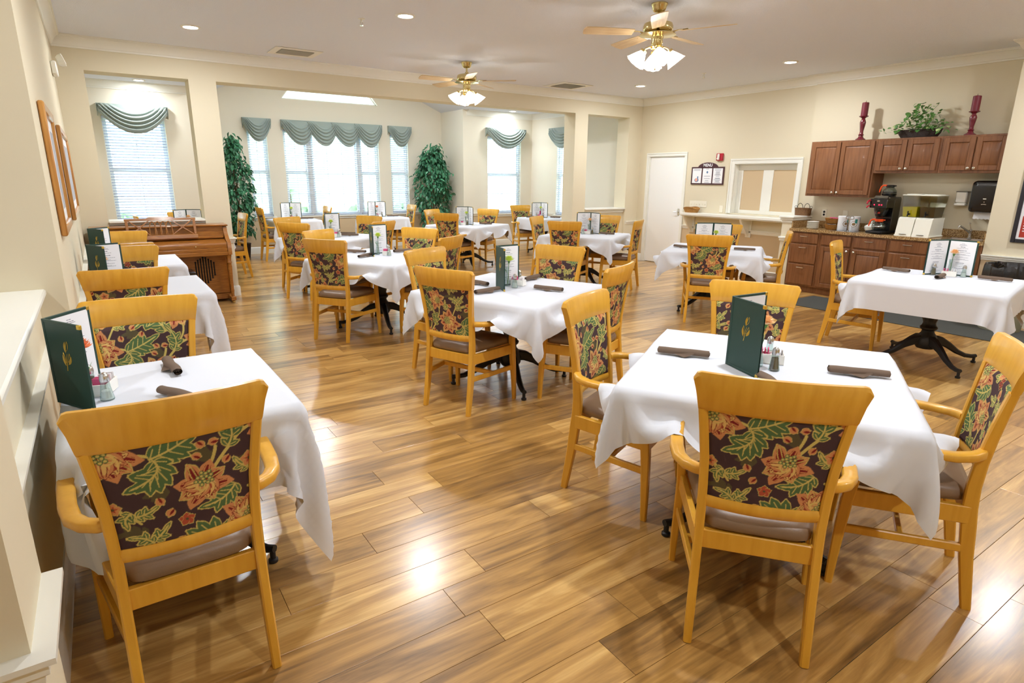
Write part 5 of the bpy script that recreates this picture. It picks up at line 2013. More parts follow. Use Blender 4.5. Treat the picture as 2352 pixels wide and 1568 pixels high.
picture(4.12, 5.05, 1.25, 1.95, 'nearer wooden framed picture on left wall')
picture(6.05, 7.70, 1.22, 1.95, 'farther wooden framed picture on left wall')
em = thing('emergency_light', 'white twin-lamp emergency light high on left wall', 'emergency light', (XL, 7.75, 2.58), 0)
mb = MB(); mb.bx(0.001, 0.05, -0.13, 0.13, -0.07, 0.05, 0.010); mb.build('housing', 'trim_white', em)
for s in (-0.07, 0.07):
    mb = MB()
    mb.lathe([(0.0, 0.0), (0.030, 0.004), (0.046, 0.030), (0.050, 0.058), (0.046, 0.062), (0.0, 0.050)], n=18, M=TR(0.055, s, 0.06) @ Matrix.Rotation(R(70), 4, 'Y'))
    mb.build('lamp_head', 'trim_white', em)

# ------------------------------------------------------------ right wall: shelf, corbels, post, signs
sh = thing('serving_shelf', 'white serving shelf on triangular brackets below the hatch', 'shelf', (XR, 6.36, 1.02), 0)
mb = MB()
mb.bx(-0.31, -0.002, -1.04, 1.04, -0.045, 0.0, 0.006)
mb.bx(-0.29, -0.002, -1.03, 1.03, -0.06, -0.045, 0.003)
mb.build('board', 'trim_white', sh)
for yy in (0.98, -0.20):
    mb = MB()
    mb.prism([(-0.004, -0.06), (-0.27, -0.06), (-0.25, -0.10), (-0.05, -0.34), (-0.004, -0.34)], yy - 0.018, yy + 0.018, 'xzy')
    mb.bx(-0.022, -0.003, yy - 0.05, yy + 0.05, -0.36, -0.06, 0.003)
    mb.build('bracket', 'trim_white', sh)

mb = MB()
mb.bx(8.44, XN - 0.002, 5.09, 5.245, 0, CAP + 0.0, 0.002)
post = struct('wall_post', mb, 'wall_paint')
mb = MB()
mb.bx(8.40, XN, 5.05, 5.285, CAP + 0.012, CAP + 0.042, 0.006)
mb.bx(8.415, XN, 5.065, 5.27, CAP - 0.022, CAP + 0.012, 0.006)
mb.bx(8.43, XN, 5.08, 5.255, CAP - 0.06, CAP - 0.022, 0.004)
mb.build('cap', 'trim_white', post)
mb = MB()
mb.bx(8.405, 8.46, 5.07, 5.265, RAIL - 0.03, RAIL, 0.006)
mb.bx(8.42, 8.46, 5.08, 5.255, RAIL - 0.065, RAIL - 0.03, 0.004)
mb.build('collar', 'trim_white', post)

bd = thing('menu_board', 'dark framed MENU board with three white sheets', 'sign', (XR, 7.10, 1.655), 0)
mb = MB()
H2, W2 = 0.150, 0.345
arch = [(0.21 * math.cos(t), H2 - 0.01 + 0.085 * math.sin(t)) for t in np.linspace(0, PI, 17)]
mb.prism([(W2, -H2), (W2, H2)] + arch + [(-W2, H2), (-W2, -H2)], -0.016, -0.002, 'yzx')
mb.build('board', 'dark_wood_frame', bd)
mb = MB()
for i in range(4):
    y0 = -W2 + i * (2 * W2 - 0.022) / 3
    mb.bx(-0.022, -0.016, y0, y0 + 0.022, -H2, H2, 0.002)
mb.bx(-0.022, -0.016, -W2 + 0.022, W2 - 0.022, -H2, -H2 + 0.022, 0.002)
mb.bx(-0.022, -0.016, -W2 + 0.022, W2 - 0.022, H2 - 0.022, H2, 0.002)
mb.build('frame', 'dark_wood_frame', bd)
for i in range(3):
    y0 = -W2 + 0.024 + i * (2 * W2 - 0.022) / 3
    y1 = y0 + (2 * W2 - 0.022) / 3 - 0.026
    mb = MB()
    mb.bx(-0.0175, -0.0165, y0, y1, -H2 + 0.024, H2 - 0.024)
    sheet = mb.build('sheet', 'paper', bd)
    g = random.Random(i)
    mb = MB()
    cy = (y0 + y1) / 2
    zs = {2: (0.105, 0.09), 1: (0.11, -0.01, -0.05, -0.085, -0.115), 0: (0.11, 0.09, 0.07, 0.05, 0.04, 0.02, 0.01, -0.01, -0.04, -0.05, -0.07, -0.08, -0.10, -0.11)}[i]
    for z in zs:
        w = g.uniform(0.05, 0.15)
        mb.bx(-0.0180, -0.0175, cy - w / 2, cy + w / 2, z, z + 0.006)
    tag(mb.build('print', 'ink', sheet, 0), kind='stuff')
    if i == 1:
        mb = MB()
        mb.prism([(cy, 0.085), (cy + 0.022, 0.06), (cy, 0.035), (cy - 0.022, 0.06)], -0.0182, -0.0175, 'yzx')
        mb.build('emblem', 'print_blue', sheet, 0)
    if i == 2:
        mb = MB()
        mb.lathe([(0.0, 0.0), (0.045, 0.0), (0.045, 0.0006), (0.0, 0.0006)], n=20, sy=0.75, M=TR(-0.0182, cy, -0.075) @ Matrix.Rotation(PI / 2, 4, 'Y') @ rotz(PI / 2))
        mb.bx(-0.0184, -0.0176, cy - 0.035, cy - 0.012, -0.06, -0.01)
        mb.build('drawing', 'print_blue', sheet, 0)
        mb = MB()
        mb.lathe([(0.0, 0.0), (0.028, 0.0), (0.028, 0.0006), (0.0, 0.0006)], n=20, M=TR(-0.0190, cy + 0.005, -0.07) @ Matrix.Rotation(PI / 2, 4, 'Y'))
        mb.build('drawing', 'print_peach', sheet, 0)
tm = text_mesh('lettering', 'MENU', 0.070, 'paper', bold=True)
o = link('lettering', tm, bd)
o.matrix_local = Matrix.Translation((-0.0172, 0.0, H2 + 0.006)) @ Matrix(((0, 0, -1, 0), (-1, 0, 0, 0), (0, 1, 0, 0), (0, 0, 0, 1)))

al = thing('fire_alarm', 'red fire alarm strobe above the MENU board', 'fire alarm', (XR, 6.865, 1.965), 0)
mb = MB(); mb.bx(-0.035, -0.001, -0.065, 0.065, -0.060, 0.060, 0.006); mb.build('housing', 'red_plastic', al)
mb = MB(); mb.bx(-0.06, -0.034, -0.010, 0.030, -0.050, 0.050, 0.008); mb.bx(-0.045, -0.034, 0.030, 0.05, -0.035, -0.015, 0.003); mb.build('strobe_lens', 'trim_white', al)

sw = thing('light_switches', 'row of six cream light switches above the shelf', 'light switch', (XR, 7.25, 1.165), 0)
mb = MB(); mb.bx(-0.006, -0.001, -0.19, 0.19, -0.055, 0.055, 0.002); mb.build('plate', 'outlet', sw)
for i in range(6):
    mb = MB(); mb.bx(-0.014, -0.006, -0.162 + i * 0.062, -0.150 + i * 0.062, -0.012, 0.012, 0.001); mb.build('toggle', 'outlet', sw)
def outlet(x, y, z, label):
    t = thing('wall_outlet', label, 'outlet', (x, y, z), 0, 'wall outlets')
    mb = MB(); mb.bx(-0.006, -0.001, -0.036, 0.036, -0.058, 0.058, 0.002); mb.build('plate', 'outlet', t)
    for s in (-0.02, 0.02):
        mb = MB()
        mb.lathe([(0.0, 0.0), (0.016, 0.0), (0.016, 0.003), (0.0, 0.003)], n=14, M=TR(-0.006, 0, s) @ Matrix.Rotation(-PI / 2, 4, 'Y'))
        mb.build('socket', 'black_matte' if 4.8 < y < 5 else 'outlet', t)
outlet(XR, 6.75, 1.10, 'small outlet plate on wall beside hatch')
outlet(XN, 4.88, 1.125, 'outlet with dark sockets above stacked plates')
outlet(XN, 4.57, 1.12, 'outlet behind the white canisters')

# small baskets -------------------------------------------------
def basket(name, x, y, z, rx, ry, h, mat, label, flare=1.25, handles=False, wav=0.0):
    t = thing(name, label, 'basket', (x, y, z), 0)
    mb = MB()
    n = 40
    prof = [(0.0, 0.004), (1.0, 0.0), (1.0 + (flare - 1) * 0.5, h * 0.5), (flare, h), (flare * 1.03, h + 0.006), (flare * 0.97, h), (1.0 + (flare - 1) * 0.45, h * 0.5), (0.94, 0.01), (0.0, 0.010)]
    vs = []
    P = []
    for i in range(n):
        a = 2 * PI * i / n
        P.append([(rx * r_ * math.cos(a) * (1 + 0.02 * math.cos(20 * a)), ry * r_ * math.sin(a) * (1 + 0.02 * math.cos(20 * a)), zz + (wav * math.cos(2 * a) * zz / h)) for r_, zz in prof])
    mb.grid(P, closed_u=True)
    mb.build('weave', mat, t, 60)
    mb = MB()
    mb.tube([(rx * flare * math.cos(a), ry * flare * math.sin(a), h + 0.004 + wav * math.cos(2 * a)) for a in np.linspace(0, 2 * PI, 33)[:-1]], 0.006, 6, closed=True)
    mb.build('rim', mat, t)
    if handles:
        for s in (-1, 1):
            mb = MB()
            mb.tube([(0.0, s * 0.055 + 0.045 * math.cos(a), h + 0.075 * math.sin(a)) for a in np.linspace(0, PI, 13)], 0.004, 6)
            mb.tube([(0.0, s * 0.12 + s * 0.018 * math.cos(a), h + 0.02 + 0.018 * math.sin(a)) for a in np.linspace(PI, -PI / 2, 11)], 0.003, 6)
            mb.build('handle', 'black_iron', t)
    return t
basket('bread_basket', 8.80, 7.25, 1.02, 0.085, 0.12, 0.075, 'wicker', 'shallow straw basket on shelf by the door', 1.3, wav=0.018)
basket('wicker_basket', 8.79, 5.15, CAP + 0.042, 0.075, 0.115, 0.10, 'wicker_dark', 'brown wicker basket with wire handles on post cap', 1.08, True)

# ------------------------------------------------------------ cabinets
CF = 8.42
def raised_door(mb, y0, y1, z0, z1, x, t=0.020):
    """framed door with raised panel, front towards -x at plane x"""
    w = min(0.058, (y1 - y0) * 0.22)
    for (a0, a1, b0, b1) in ((y0, y0 + w, z0, z1), (y1 - w, y1, z0, z1), (y0 + w, y1 - w, z0, z0 + w), (y0 + w, y1 - w, z1 - w, z1)):
        mb.bx(x - t, x, a0, a1, b0, b1, 0.0035)
    # raised centre with sloped edges
    a0, a1, b0, b1 = y0 + w - 0.002, y1 - w + 0.002, z0 + w - 0.002, z1 - w + 0.002
    s = 0.028
    vs = [(x - t * 0.35, a0, b0), (x - t * 0.35, a1, b0), (x - t * 0.35, a1, b1), (x - t * 0.35, a0, b1), (x - t * 0.92, a0 + s, b0 + s), (x - t * 0.92, a1 - s, b0 + s), (x - t * 0.92, a1 - s, b1 - s), (x - t * 0.92, a0 + s, b1 - s)]
    mb.add(vs, [(4, 5, 6, 7), (0, 1, 5, 4), (1, 2, 6, 5), (2, 3, 7, 6), (3, 0, 4, 7)])
_mb = MB(); _mb.lathe([(0.006, 0.0), (0.006, 0.010), (0.014, 0.014), (0.016, 0.022), (0.010, 0.028), (0.0, 0.029)], n=14, M=Matrix.Rotation(-PI / 2, 4, 'Y')); KNOB_ME = _mb.mesh('knob', 'nickel')
_mb = MB(); _mb.tube([(-0.0, -0.055, 0), (-0.022, -0.048, 0), (-0.026, -0.02, 0), (-0.026, 0.02, 0), (-0.022, 0.048, 0), (0.0, 0.055, 0)], [0.006, 0.006, 0.005, 0.005, 0.006, 0.006], 8); PULL_ME = _mb.mesh('handle', 'nickel')

def cab_door(t, y0, y1, z0, z1, x, knob):
    mb = MB()
    raised_door(mb, y0, y1, z0, z1, x)
    d = mb.build('door', 'cherry', t, 25)
    k = link('knob', KNOB_ME, d)
    k.location = (x - 0.020, knob[0], knob[1])
def cab_drawer(t, y0, y1, z0, z1, x, pull=True):
    mb = MB()
    mb.bx(x - 0.020, x, y0, y1, z0, z1, 0.006)
    d = mb.build('drawer', 'cherry', t, 25)
    if pull:
        k = link('handle', PULL_ME, d)
        k.location = (x - 0.020, (y0 + y1) / 2, z1 - 0.045)

def base_cab(y0, y1, label, fronts):
    t = thing('base_cabinet', label, 'cabinet', (0, 0, 0), 0, 'dark wood base cabinets')
    mb = MB()
    mb.bx(CF, XN - 0.004, y0, y1, 0.095, 0.872, 0.001)
    mb.build('body', 'cherry', t)
    mb = MB()
    mb.bx(CF + 0.06, XN - 0.03, y0, y1, 0.0, 0.095)
    mb.build('toe_kick', 'cherry', t)
    for f in fronts:
        if f[0] == 'drawer':
            cab_drawer(t, *f[1:5], CF, f[5])
        else:
            cab_door(t, *f[1:5], CF, f[5])
base_cab(4.622, 5.070, 'three-drawer base cabinet beside the post', [('drawer', 4.650, 5.045, 0.715, 0.855, True), ('drawer', 4.650, 5.045, 0.425, 0.695, True), ('drawer', 4.650, 5.045, 0.115, 0.405, True)])
base_cab(3.710, 4.620, 'two-door base cabinet under the coffee maker', [('drawer', 4.185, 4.595, 0.715, 0.855, False), ('drawer', 3.735, 4.150, 0.715, 0.855, True), ('door', 4.185, 4.595, 0.115, 0.690, (4.215, 0.655)), ('door', 3.735, 4.150, 0.115, 0.690, (4.120, 0.655))])
base_cab(3.220, 3.708, 'drawer base cabinet under the drink dispenser', [('drawer', 3.255, 3.690, 0.715, 0.855, True), ('drawer', 3.255, 3.690, 0.425, 0.695, True), ('drawer', 3.255, 3.690, 0.115, 0.405, True)])
base_cab(2.706, 3.218, 'sink base cabinet next to the bin', [('drawer', 2.735, 3.190, 0.715, 0.855, False), ('door', 2.735, 3.190, 0.115, 0.690, (3.15, 0.655))])

ct = thing('granite_worktop', 'brown speckled granite worktop with backsplash', 'worktop', (0, 0, 0), 0)
mb = MB()
SK = (2.78, 3.17, 8.50, 8.80)
for (x0, x1, y0, y1) in ((CF - 0.030, XN - 0.002, SK[1], 5.086), (CF - 0.030, XN - 0.002, 2.704, SK[0]), (CF - 0.030, SK[2], SK[0], SK[1]), (SK[3], XN - 0.002, SK[0], SK[1])):
    mb.bx(x0, x1, y0, y1, 0.875, 0.915, 0.0)
mb.build('slab', 'granite', ct)
mb = MB()
mb.bx(XN - 0.024, XN - 0.003, 2.704, 5.064, 0.915, 1.015, 0.003)
mb.bx(CF + 0.01, XN - 0.024, 5.064, 5.086, 0.915, 1.015, 0.003)
mb.bx(CF + 0.06, XN - 0.024, 2.704, 2.726, 0.915, 1.015, 0.003)
mb.build('backsplash', 'granite', ct)
sk = thing('sink', 'stainless steel sink set into right end of worktop', 'sink', (8.65, 2.975, 0.915), 0)
mb = MB()
hx, hy = 0.165, 0.21
rim = [(-hx, -hy), (hx, -hy), (hx, hy), (-hx, hy)]
inn = [(-hx + 0.03, -hy + 0.03), (hx - 0.03, -hy + 0.03), (hx - 0.03, hy - 0.03), (-hx + 0.03, hy - 0.03)]
bot = [(-hx + 0.05, -hy + 0.05), (hx - 0.05, -hy + 0.05), (hx - 0.05, hy - 0.05), (-hx + 0.05, hy - 0.05)]
vs = [(a, b, 0.001) for a, b in rim] + [(a, b, 0.005) for a, b in inn] + [(a, b, -0.035) for a, b in bot]
fs = []
for k in range(2):
    for i in range(4):
        j = (i + 1) % 4
        fs.append((k * 4 + i, k * 4 + j, k * 4 + 4 + j, k * 4 + 4 + i))
fs.append((8, 9, 10, 11))
mb.add(vs, fs)
mb.build('basin', 'steel', sk, 30)
fa = thing('faucet', 'chrome single-lever faucet behind the sink', 'faucet', (8.79, 2.97, 0.919), 0)
mb = MB()
mb.lathe([(0.026, 0.0), (0.026, 0.010), (0.018, 0.016), (0.017, 0.085), (0.020, 0.095), (0.012, 0.110), (0.0, 0.112)], n=18)
mb.build('base', 'steel', fa)
mb = MB()
mb.tube([(-0.01, 0, 0.07), (-0.06, 0.03, 0.105), (-0.13, 0.07, 0.150), (-0.145, 0.08, 0.150), (-0.150, 0.084, 0.130)], [0.012, 0.011, 0.010, 0.010, 0.009], 10)
mb.build('spout', 'steel', fa)
mb = MB()
mb.tube([(0, 0, 0.105), (-0.01, 0.012, 0.15), (-0.016, 0.02, 0.18)], [0.006, 0.006, 0.008], 8)
mb.lathe([(0.0, 0.0), (0.012, 0.005), (0.012, 0.015), (0.0, 0.02)], (-0.016, 0.02, 0.172), 10)
mb.build('lever', 'steel', fa)

UF = 8.585
def upper_cab(y0, y1, z0, z1, label, doors):
    t = thing('wall_cabinet', label, 'cabinet', (0, 0, 0), 0, 'dark wood wall cabinets')
    mb = MB()
    mb.bx(UF, XN - 0.003, y0, y1, z0, z1, 0.001)
    mb.build('body', 'cherry', t)
    for (a0, a1, k) in doors:
        cab_door(t, a0, a1, z0 + 0.03, z1 - 0.022, UF, (k, z0 + 0.055))
upper_cab(4.130, 5.030, 1.375, 2.12, 'tall two-door wall cabinet above the canisters', [(4.600, 5.005, 4.628), (4.155, 4.590, 4.562)])
upper_cab(3.375, 4.128, 1.690, 2.12, 'short wall cabinet above the drink dispenser', [(3.765, 4.105, 3.795), (3.400, 3.755, 3.727)])
upper_cab(2.706, 3.373, 1.690, 2.12, 'short wall cabinet above the paper towel dispenser', [(3.030, 3.350, 3.055), (2.715, 3.018, 2.993)])

# ------------------------------------------------------------ on top of the cabinets
def candlestick(x, y, z, label, cl, h):
    t = thing('candlestick', label, 'candle holder', (x, y, z), 0, 'burgundy turned candlesticks')
    mb = MB()
    k = h / 0.27
    mb.lathe([(0.062, 0.0), (0.062, 0.012 * k), (0.034, 0.030 * k), (0.026, 0.05 * k), (0.036, 0.060 * k), (0.024, 0.072 * k), (0.022, 0.10 * k), (0.034, 0.17 * k), (0.038, 0.20 * k), (0.028, 0.225 * k), (0.020, 0.240 * k), (0.030, 0.250 * k), (0.056, 0.262 * k), (0.058, 0.270 * k), (0.0, 0.270 * k)], n=24)
    mb.build('turned_stem', 'burgundy', t)
    c = thing('pillar_candle', cl, 'candle', (x, y, z + h), 0, 'burgundy pillar candles')
    mb = MB()
    mb.lathe([(0.0, 0.0), (0.042, 0.001), (0.042, 0.165), (0.036, 0.170), (0.012, 0.172), (0.0, 0.178)], n=22)
    mb.build('wax_body', 'wax', c)
    mb = MB()
    mb.tube([(0, 0, 0.172), (0.002, 0, 0.192)], 0.002, 5)
    mb.build('wick', 'black_matte', c)
candlestick(8.70, 4.42, 2.121, 'left burgundy turned candlestick on wall cabinets', 'burgundy pillar candle on left candlestick', 0.31)
candlestick(8.70, 3.15, 2.121, 'right burgundy turned candlestick on wall cabinets', 'burgundy pillar candle on right candlestick', 0.27)
iv = thing('ivy_planter', 'variegated ivy spilling from dark basket on wall cabinets', 'potted plant', (8.74, 3.72, 2.121), 0)
mb = MB()
mb.lathe([(0.0, 0.002), (0.8, 0.0), (0.95, 0.05), (1.0, 0.095), (1.04, 0.10), (0.97, 0.095), (0.9, 0.05), (0.0, 0.04)], n=36, sx=0.085, sy=0.255)
mb.build('basket', 'basket_black', iv, 60)
lf = MB()
def leaf_outline(L, Wd, n=7, curl=0.15):
    pts = [(0, 0, 0)]
    a = [(L * t, Wd * math.sin(PI * t ** 0.75) * (1 - 0.25 * t), -curl * L * t * t) for t in np.linspace(0, 1, n)]
    return a
def leaf_mesh(L, Wd, mat, curl=0.2, name='leaf', rim=None):
    mb = MB()
    a = leaf_outline(L, Wd, 7, curl)
    vs, fs = [], []
    for (x, w, z) in a:
        vs += [(x, -w, z + 0.12 * w), (x, 0, z - 0.06 * w), (x, w, z + 0.12 * w)]
    for i in range(len(a) - 1):
        fs += [(i * 3, i * 3 + 1, i * 3 + 4, i * 3 + 3), (i * 3 + 1, i * 3 + 2, i * 3 + 5, i * 3 + 4)]
    mb.add(vs, fs)
    me = mb.mesh(name, mat, 0)
    me.polygons.foreach_set('use_smooth', [True] * len(me.polygons))
    return me
def ivy_mat():
    m = MATS['ivy_leaf']
IVY = [leaf_mesh(0.062, 0.024, 'ivy_leaf', 0.3), leaf_mesh(0.052, 0.021, 'ivy_leaf', 0.1), leaf_mesh(0.056, 0.022, 'ivy_edge', 0.25), leaf_mesh(0.048, 0.020, 'ivy_leaf', 0.4)]
g = random.Random(5)
for i in range(210):
    yy = g.gauss(0.0, 0.16)
    yy = max(-0.42, min(0.40, yy))
    hgt = max(0.0, 0.30 * math.exp(-(yy / 0.20) ** 2)) 
    z = 0.07 + g.random() * (hgt + 0.06)
    x = g.uniform(-0.12, 0.09)
    o = link('leaf', IVY[g.choice((0, 0, 1, 1, 2, 3))], iv)
    o.location = (x, yy, z)
    o.rotation_euler = (g.uniform(-0.5, 0.5), g.uniform(-0.5, 0.9), g.uniform(PI * 0.55, PI * 1.45))
    k = g.uniform(0.75, 1.25)
    o.scale = (k, k, k)
for i in range(16):
    mb = MB()
    a = g.uniform(-1, 1)
    y1 = 0.36 * a
    top = g.uniform(0.12, 0.40 if abs(a) < 0.6 else 0.22)
    pts = [(0, 0.1 * a, 0.06), (g.uniform(-0.06, 0.04), y1 * 0.6, top * 0.7), (g.uniform(-0.10, 0.05), y1, top)]
    mb.tube(pts, 0.002, 5)
    mb.build('vine', 'stem_green', iv)
    for t in (0.5, 0.7, 0.85, 1.0):
        p = Vector(pts[1]).lerp(Vector(pts[2]), (t - 0.5) * 2)
        o = link('leaf', IVY[g.choice((0, 1, 2))], iv)
        o.location = p
        o.rotation_euler = (g.uniform(-0.5, 0.5), g.uniform(-0.7, 0.4), g.uniform(0.6 * PI, 1.4 * PI))
        o.scale = (0.9, 0.9, 0.9)
# ------------------------------------------------------------ on the worktop
CT = 0.9155
pl = MB()
pl.lathe([(0.0, 0.004), (0.045, 0.003), (0.050, 0.0), (0.055, 0.004), (0.080, 0.013), (0.081, 0.016), (0.055, 0.008), (0.0, 0.007)], n=28)
PLATE_ME = pl.mesh('saucer', 'ceramic', 50)
for i in range(9):
    o = link('saucer', PLATE_ME)
    o.location = (8.52, 4.815, CT + i * 0.0115)
    tag(o, '%s white saucer counted from the bottom of the stack' % ('lowest', 'second', 'third', 'fourth', 'fifth', 'sixth', 'seventh', 'eighth', 'topmost')[i], 'saucer', 'stacked white saucers')

def bowl_basket(z, label, fill_mat, filllabel):
    t = thing('snack_basket', label, 'basket', (8.66, 4.61, z), 0, 'stacked round wicker baskets')
    mb = MB()
    mb.lathe([(0.0, 0.002), (0.072, 0.0), (0.085, 0.02), (0.102, 0.070), (0.106, 0.074), (0.098, 0.070), (0.080, 0.022), (0.0, 0.012)], n=30)
    mb.build('weave', 'wicker', t, 60)
    gg = random.Random(int(z * 1000))
    for i in range(14):
        mb = MB()
        a, r_ = gg.uniform(0, 6.28), gg.uniform(0, 0.062)
        M = TR(r_ * math.cos(a), r_ * math.sin(a), 0.062 + gg.uniform(0, 0.014)) @ Matrix.Rotation(gg.uniform(-0.5, 0.5), 4, 'X') @ rotz(gg.uniform(0, 3))
        mb.bx(-0.022, 0.022, -0.016, 0.016, -0.003, 0.003, 0.001, M)
        mb.build('sachet', fill_mat, t, 0)
bowl_basket(CT, 'lower wicker basket with white sachets on worktop', 'white_paper', '')
bowl_basket(CT + 0.086, 'upper wicker basket with pink sachets stacked on another', 'pink_paper', '')

def canister(x, y, label, turn):
    t = thing('canister', label, 'canister', (x, y, CT + 0.004), R(turn), 'white printed canisters')
    mb = MB()
    mb.lathe([(0.0, 0.0), (0.062, 0.0), (0.063, 0.004), (0.063, 0.168)], n=28)
    mb.build('body', 'canister', t)
    mb = MB()
    mb.lathe([(0.0655, 0.166), (0.0655, 0.190), (0.060, 0.195), (0.0, 0.196)], n=28)
    mb.build('lid', 'canister', t)
    def patch(a0, a1, z0, z1, mat, r_=0.0636, oval=False):
        mb = MB()
        n = 14
        P = []
        for i in range(n + 1):
            f = i / n
            a = R(a0 + (a1 - a0) * f)
            h = math.sqrt(max(0.0, 1 - (2 * f - 1) ** 2)) if oval else 1.0
            zc = (z0 + z1) / 2
            P.append([(-r_ * math.cos(a), r_ * math.sin(a), zc + (z0 - zc) * h), (-r_ * math.cos(a), r_ * math.sin(a), zc + (z1 - zc) * h)])
        mb.grid(P)
        mb.build('printed_badge', mat, t, 60)
    patch(-42, 42, 0.052, 0.132, 'brown_print', 0.0634, True)
    patch(-36, 36, 0.058, 0.126, 'paper', 0.0637, True)
    patch(-22, 22, 0.072, 0.110, 'brown_print', 0.0640, True)
    patch(-40, -12, 0.105, 0.160, 'teal_print', 0.0643)
canister(8.64, 4.455, 'white canister with lid beside the wicker baskets', 70)
canister(8.67, 4.305, 'white canister with round badge behind the metal stand', 15)
st = thing('cup_stand', 'chrome stand with ringed post on flat tray', 'stand', (8.53, 4.33, CT), 0)
mb = MB(); mb.bx(-0.10, 0.20, -0.14, 0.20, 0.0, 0.003, 0.001); mb.build('tray', 'steel', st)
mb = MB(); mb.tube([(0, -0.02, 0.003), (0, -0.02, 0.19)], 0.007, 10); mb.lathe([(0.02, 0.003), (0.014, 0.010), (0.007, 0.014)], (0, -0.02, 0), 14); mb.build('post', 'steel', st)
mb = MB()
for s in (-1, 1):
    mb.tube([(0, -0.02 + s * 0.028 + 0.026 * math.cos(a), 0.185 + 0.022 * math.sin(a)) for a in np.linspace(0, 2 * PI, 17)[:-1]], 0.006, 8, closed=True)
mb.build('ring', 'steel', st)
bw = thing('lidded_bowl', 'white fluted lidded bowl beside the coffee maker', 'bowl', (8.72, 4.10, CT), 0)
mb = MB(); mb.lathe([(0.0, 0.0), (0.055, 0.0), (0.075, 0.03), (0.085, 0.07), (0.080, 0.073), (0.0, 0.073)], n=48, wob=lambda a, z: 1 + 0.03 * math.cos(24 * a)); mb.build('body', 'ceramic', bw, 60)
mb = MB(); mb.lathe([(0.084, 0.074), (0.080, 0.082), (0.05, 0.100), (0.012, 0.110), (0.008, 0.118), (0.018, 0.128), (0.018, 0.140), (0.0, 0.148)], n=28); mb.build('lid', 'ceramic', bw)

# coffee maker (front towards -x)
cm = thing('coffee_maker', 'black and steel commercial coffee maker with red lights', 'coffee maker', (8.62, 3.925, CT), 0)
mb = MB(); mb.bx(-0.20, 0.21, -0.105, 0.105, 0.008, 0.040, 0.006); mb.bx(-0.215, -0.20, -0.09, 0.09, 0.012, 0.034, 0.004); mb.build('base', 'black_matte', cm)
mb = MB(); mb.bx(0.02, 0.20, -0.102, 0.102, 0.040, 0.46, 0.004); mb.build('tower', 'dark_steel', cm)
mb = MB(); mb.bx(0.012, 0.020, -0.095, 0.095, 0.042, 0.33, 0.001); mb.build('splash_panel', 'black_plastic', cm)
mb = MB(); mb.bx(-0.185, 0.02, -0.104, 0.104, 0.335, 0.450, 0.006); mb.build('head', 'dark_steel', cm)
hd = MB(); hd.bx(-0.196, -0.185, -0.104, 0.104, 0.335, 0.450, 0.004); ho = hd.build('control_panel', 'black_plastic', cm)
for yy in (0.045, -0.015, -0.045):
    mb = MB(); mb.lathe([(0.0, 0.0), (0.008, 0.001), (0.006, 0.006), (0.0, 0.008)], n=12, M=TR(-0.196, yy, 0.375) @ Matrix.Rotation(-PI / 2, 4, 'Y')); mb.build('indicator', 'led_red', ho)
mb = MB(); mb.bx(-0.199, -0.196, -0.016, 0.016, 0.415, 0.432, 0.001); mb.build('badge', 'nickel', ho)
mb = MB(); mb.tube([(-0.190, 0.105, 0.43), (-0.235, 0.112, 0.415), (-0.250, 0.112, 0.385)], [0.012, 0.012, 0.010], 8); mb.tube([(-0.19, 0.11, 0.36), (-0.235, 0.11, 0.352), (-0.245, 0.11, 0.335)], 0.010, 8); mb.build('tap', 'red_plastic', cm)
mb = MB(); mb.lathe([(0.045, 0.215), (0.060, 0.225), (0.082, 0.300), (0.086, 0.332), (0.0, 0.332)], (-0.085, 0.0, 0), 24); fn = mb.build('filter_basket', 'black_plastic', cm)
mb = MB(); mb.tube([(-0.165, 0, 0.290), (-0.20, 0, 0.285), (-0.205, 0, 0.265)], 0.012, 8); mb.build('handle', 'black_plastic', fn)
mb = MB(); mb.bx(-0.176, -0.168, -0.03, 0.03, 0.262, 0.285, 0.001); mb.build('label_plate', 'print_red', fn)
mb = MB(); mb.bx(-0.12, 0.19, -0.10, 0.10, 0.452, 0.475, 0.004); mb.bx(-0.135, -0.12, -0.08, 0.08, 0.455, 0.490, 0.003); mb.build('warmer', 'dark_steel', cm)
mb = MB(); mb.lathe([(0.080, 0.475), (0.082, 0.482), (0.0, 0.484)], (0.06, 0, 0), 24); mb.build('warmer_plate', 'black_matte', cm)
mb = MB(); mb.lathe([(0.080, 0.040), (0.082, 0.046), (0.0, 0.048)], (-0.085, 0, 0), 24); mb.build('warmer_plate', 'black_matte', cm)

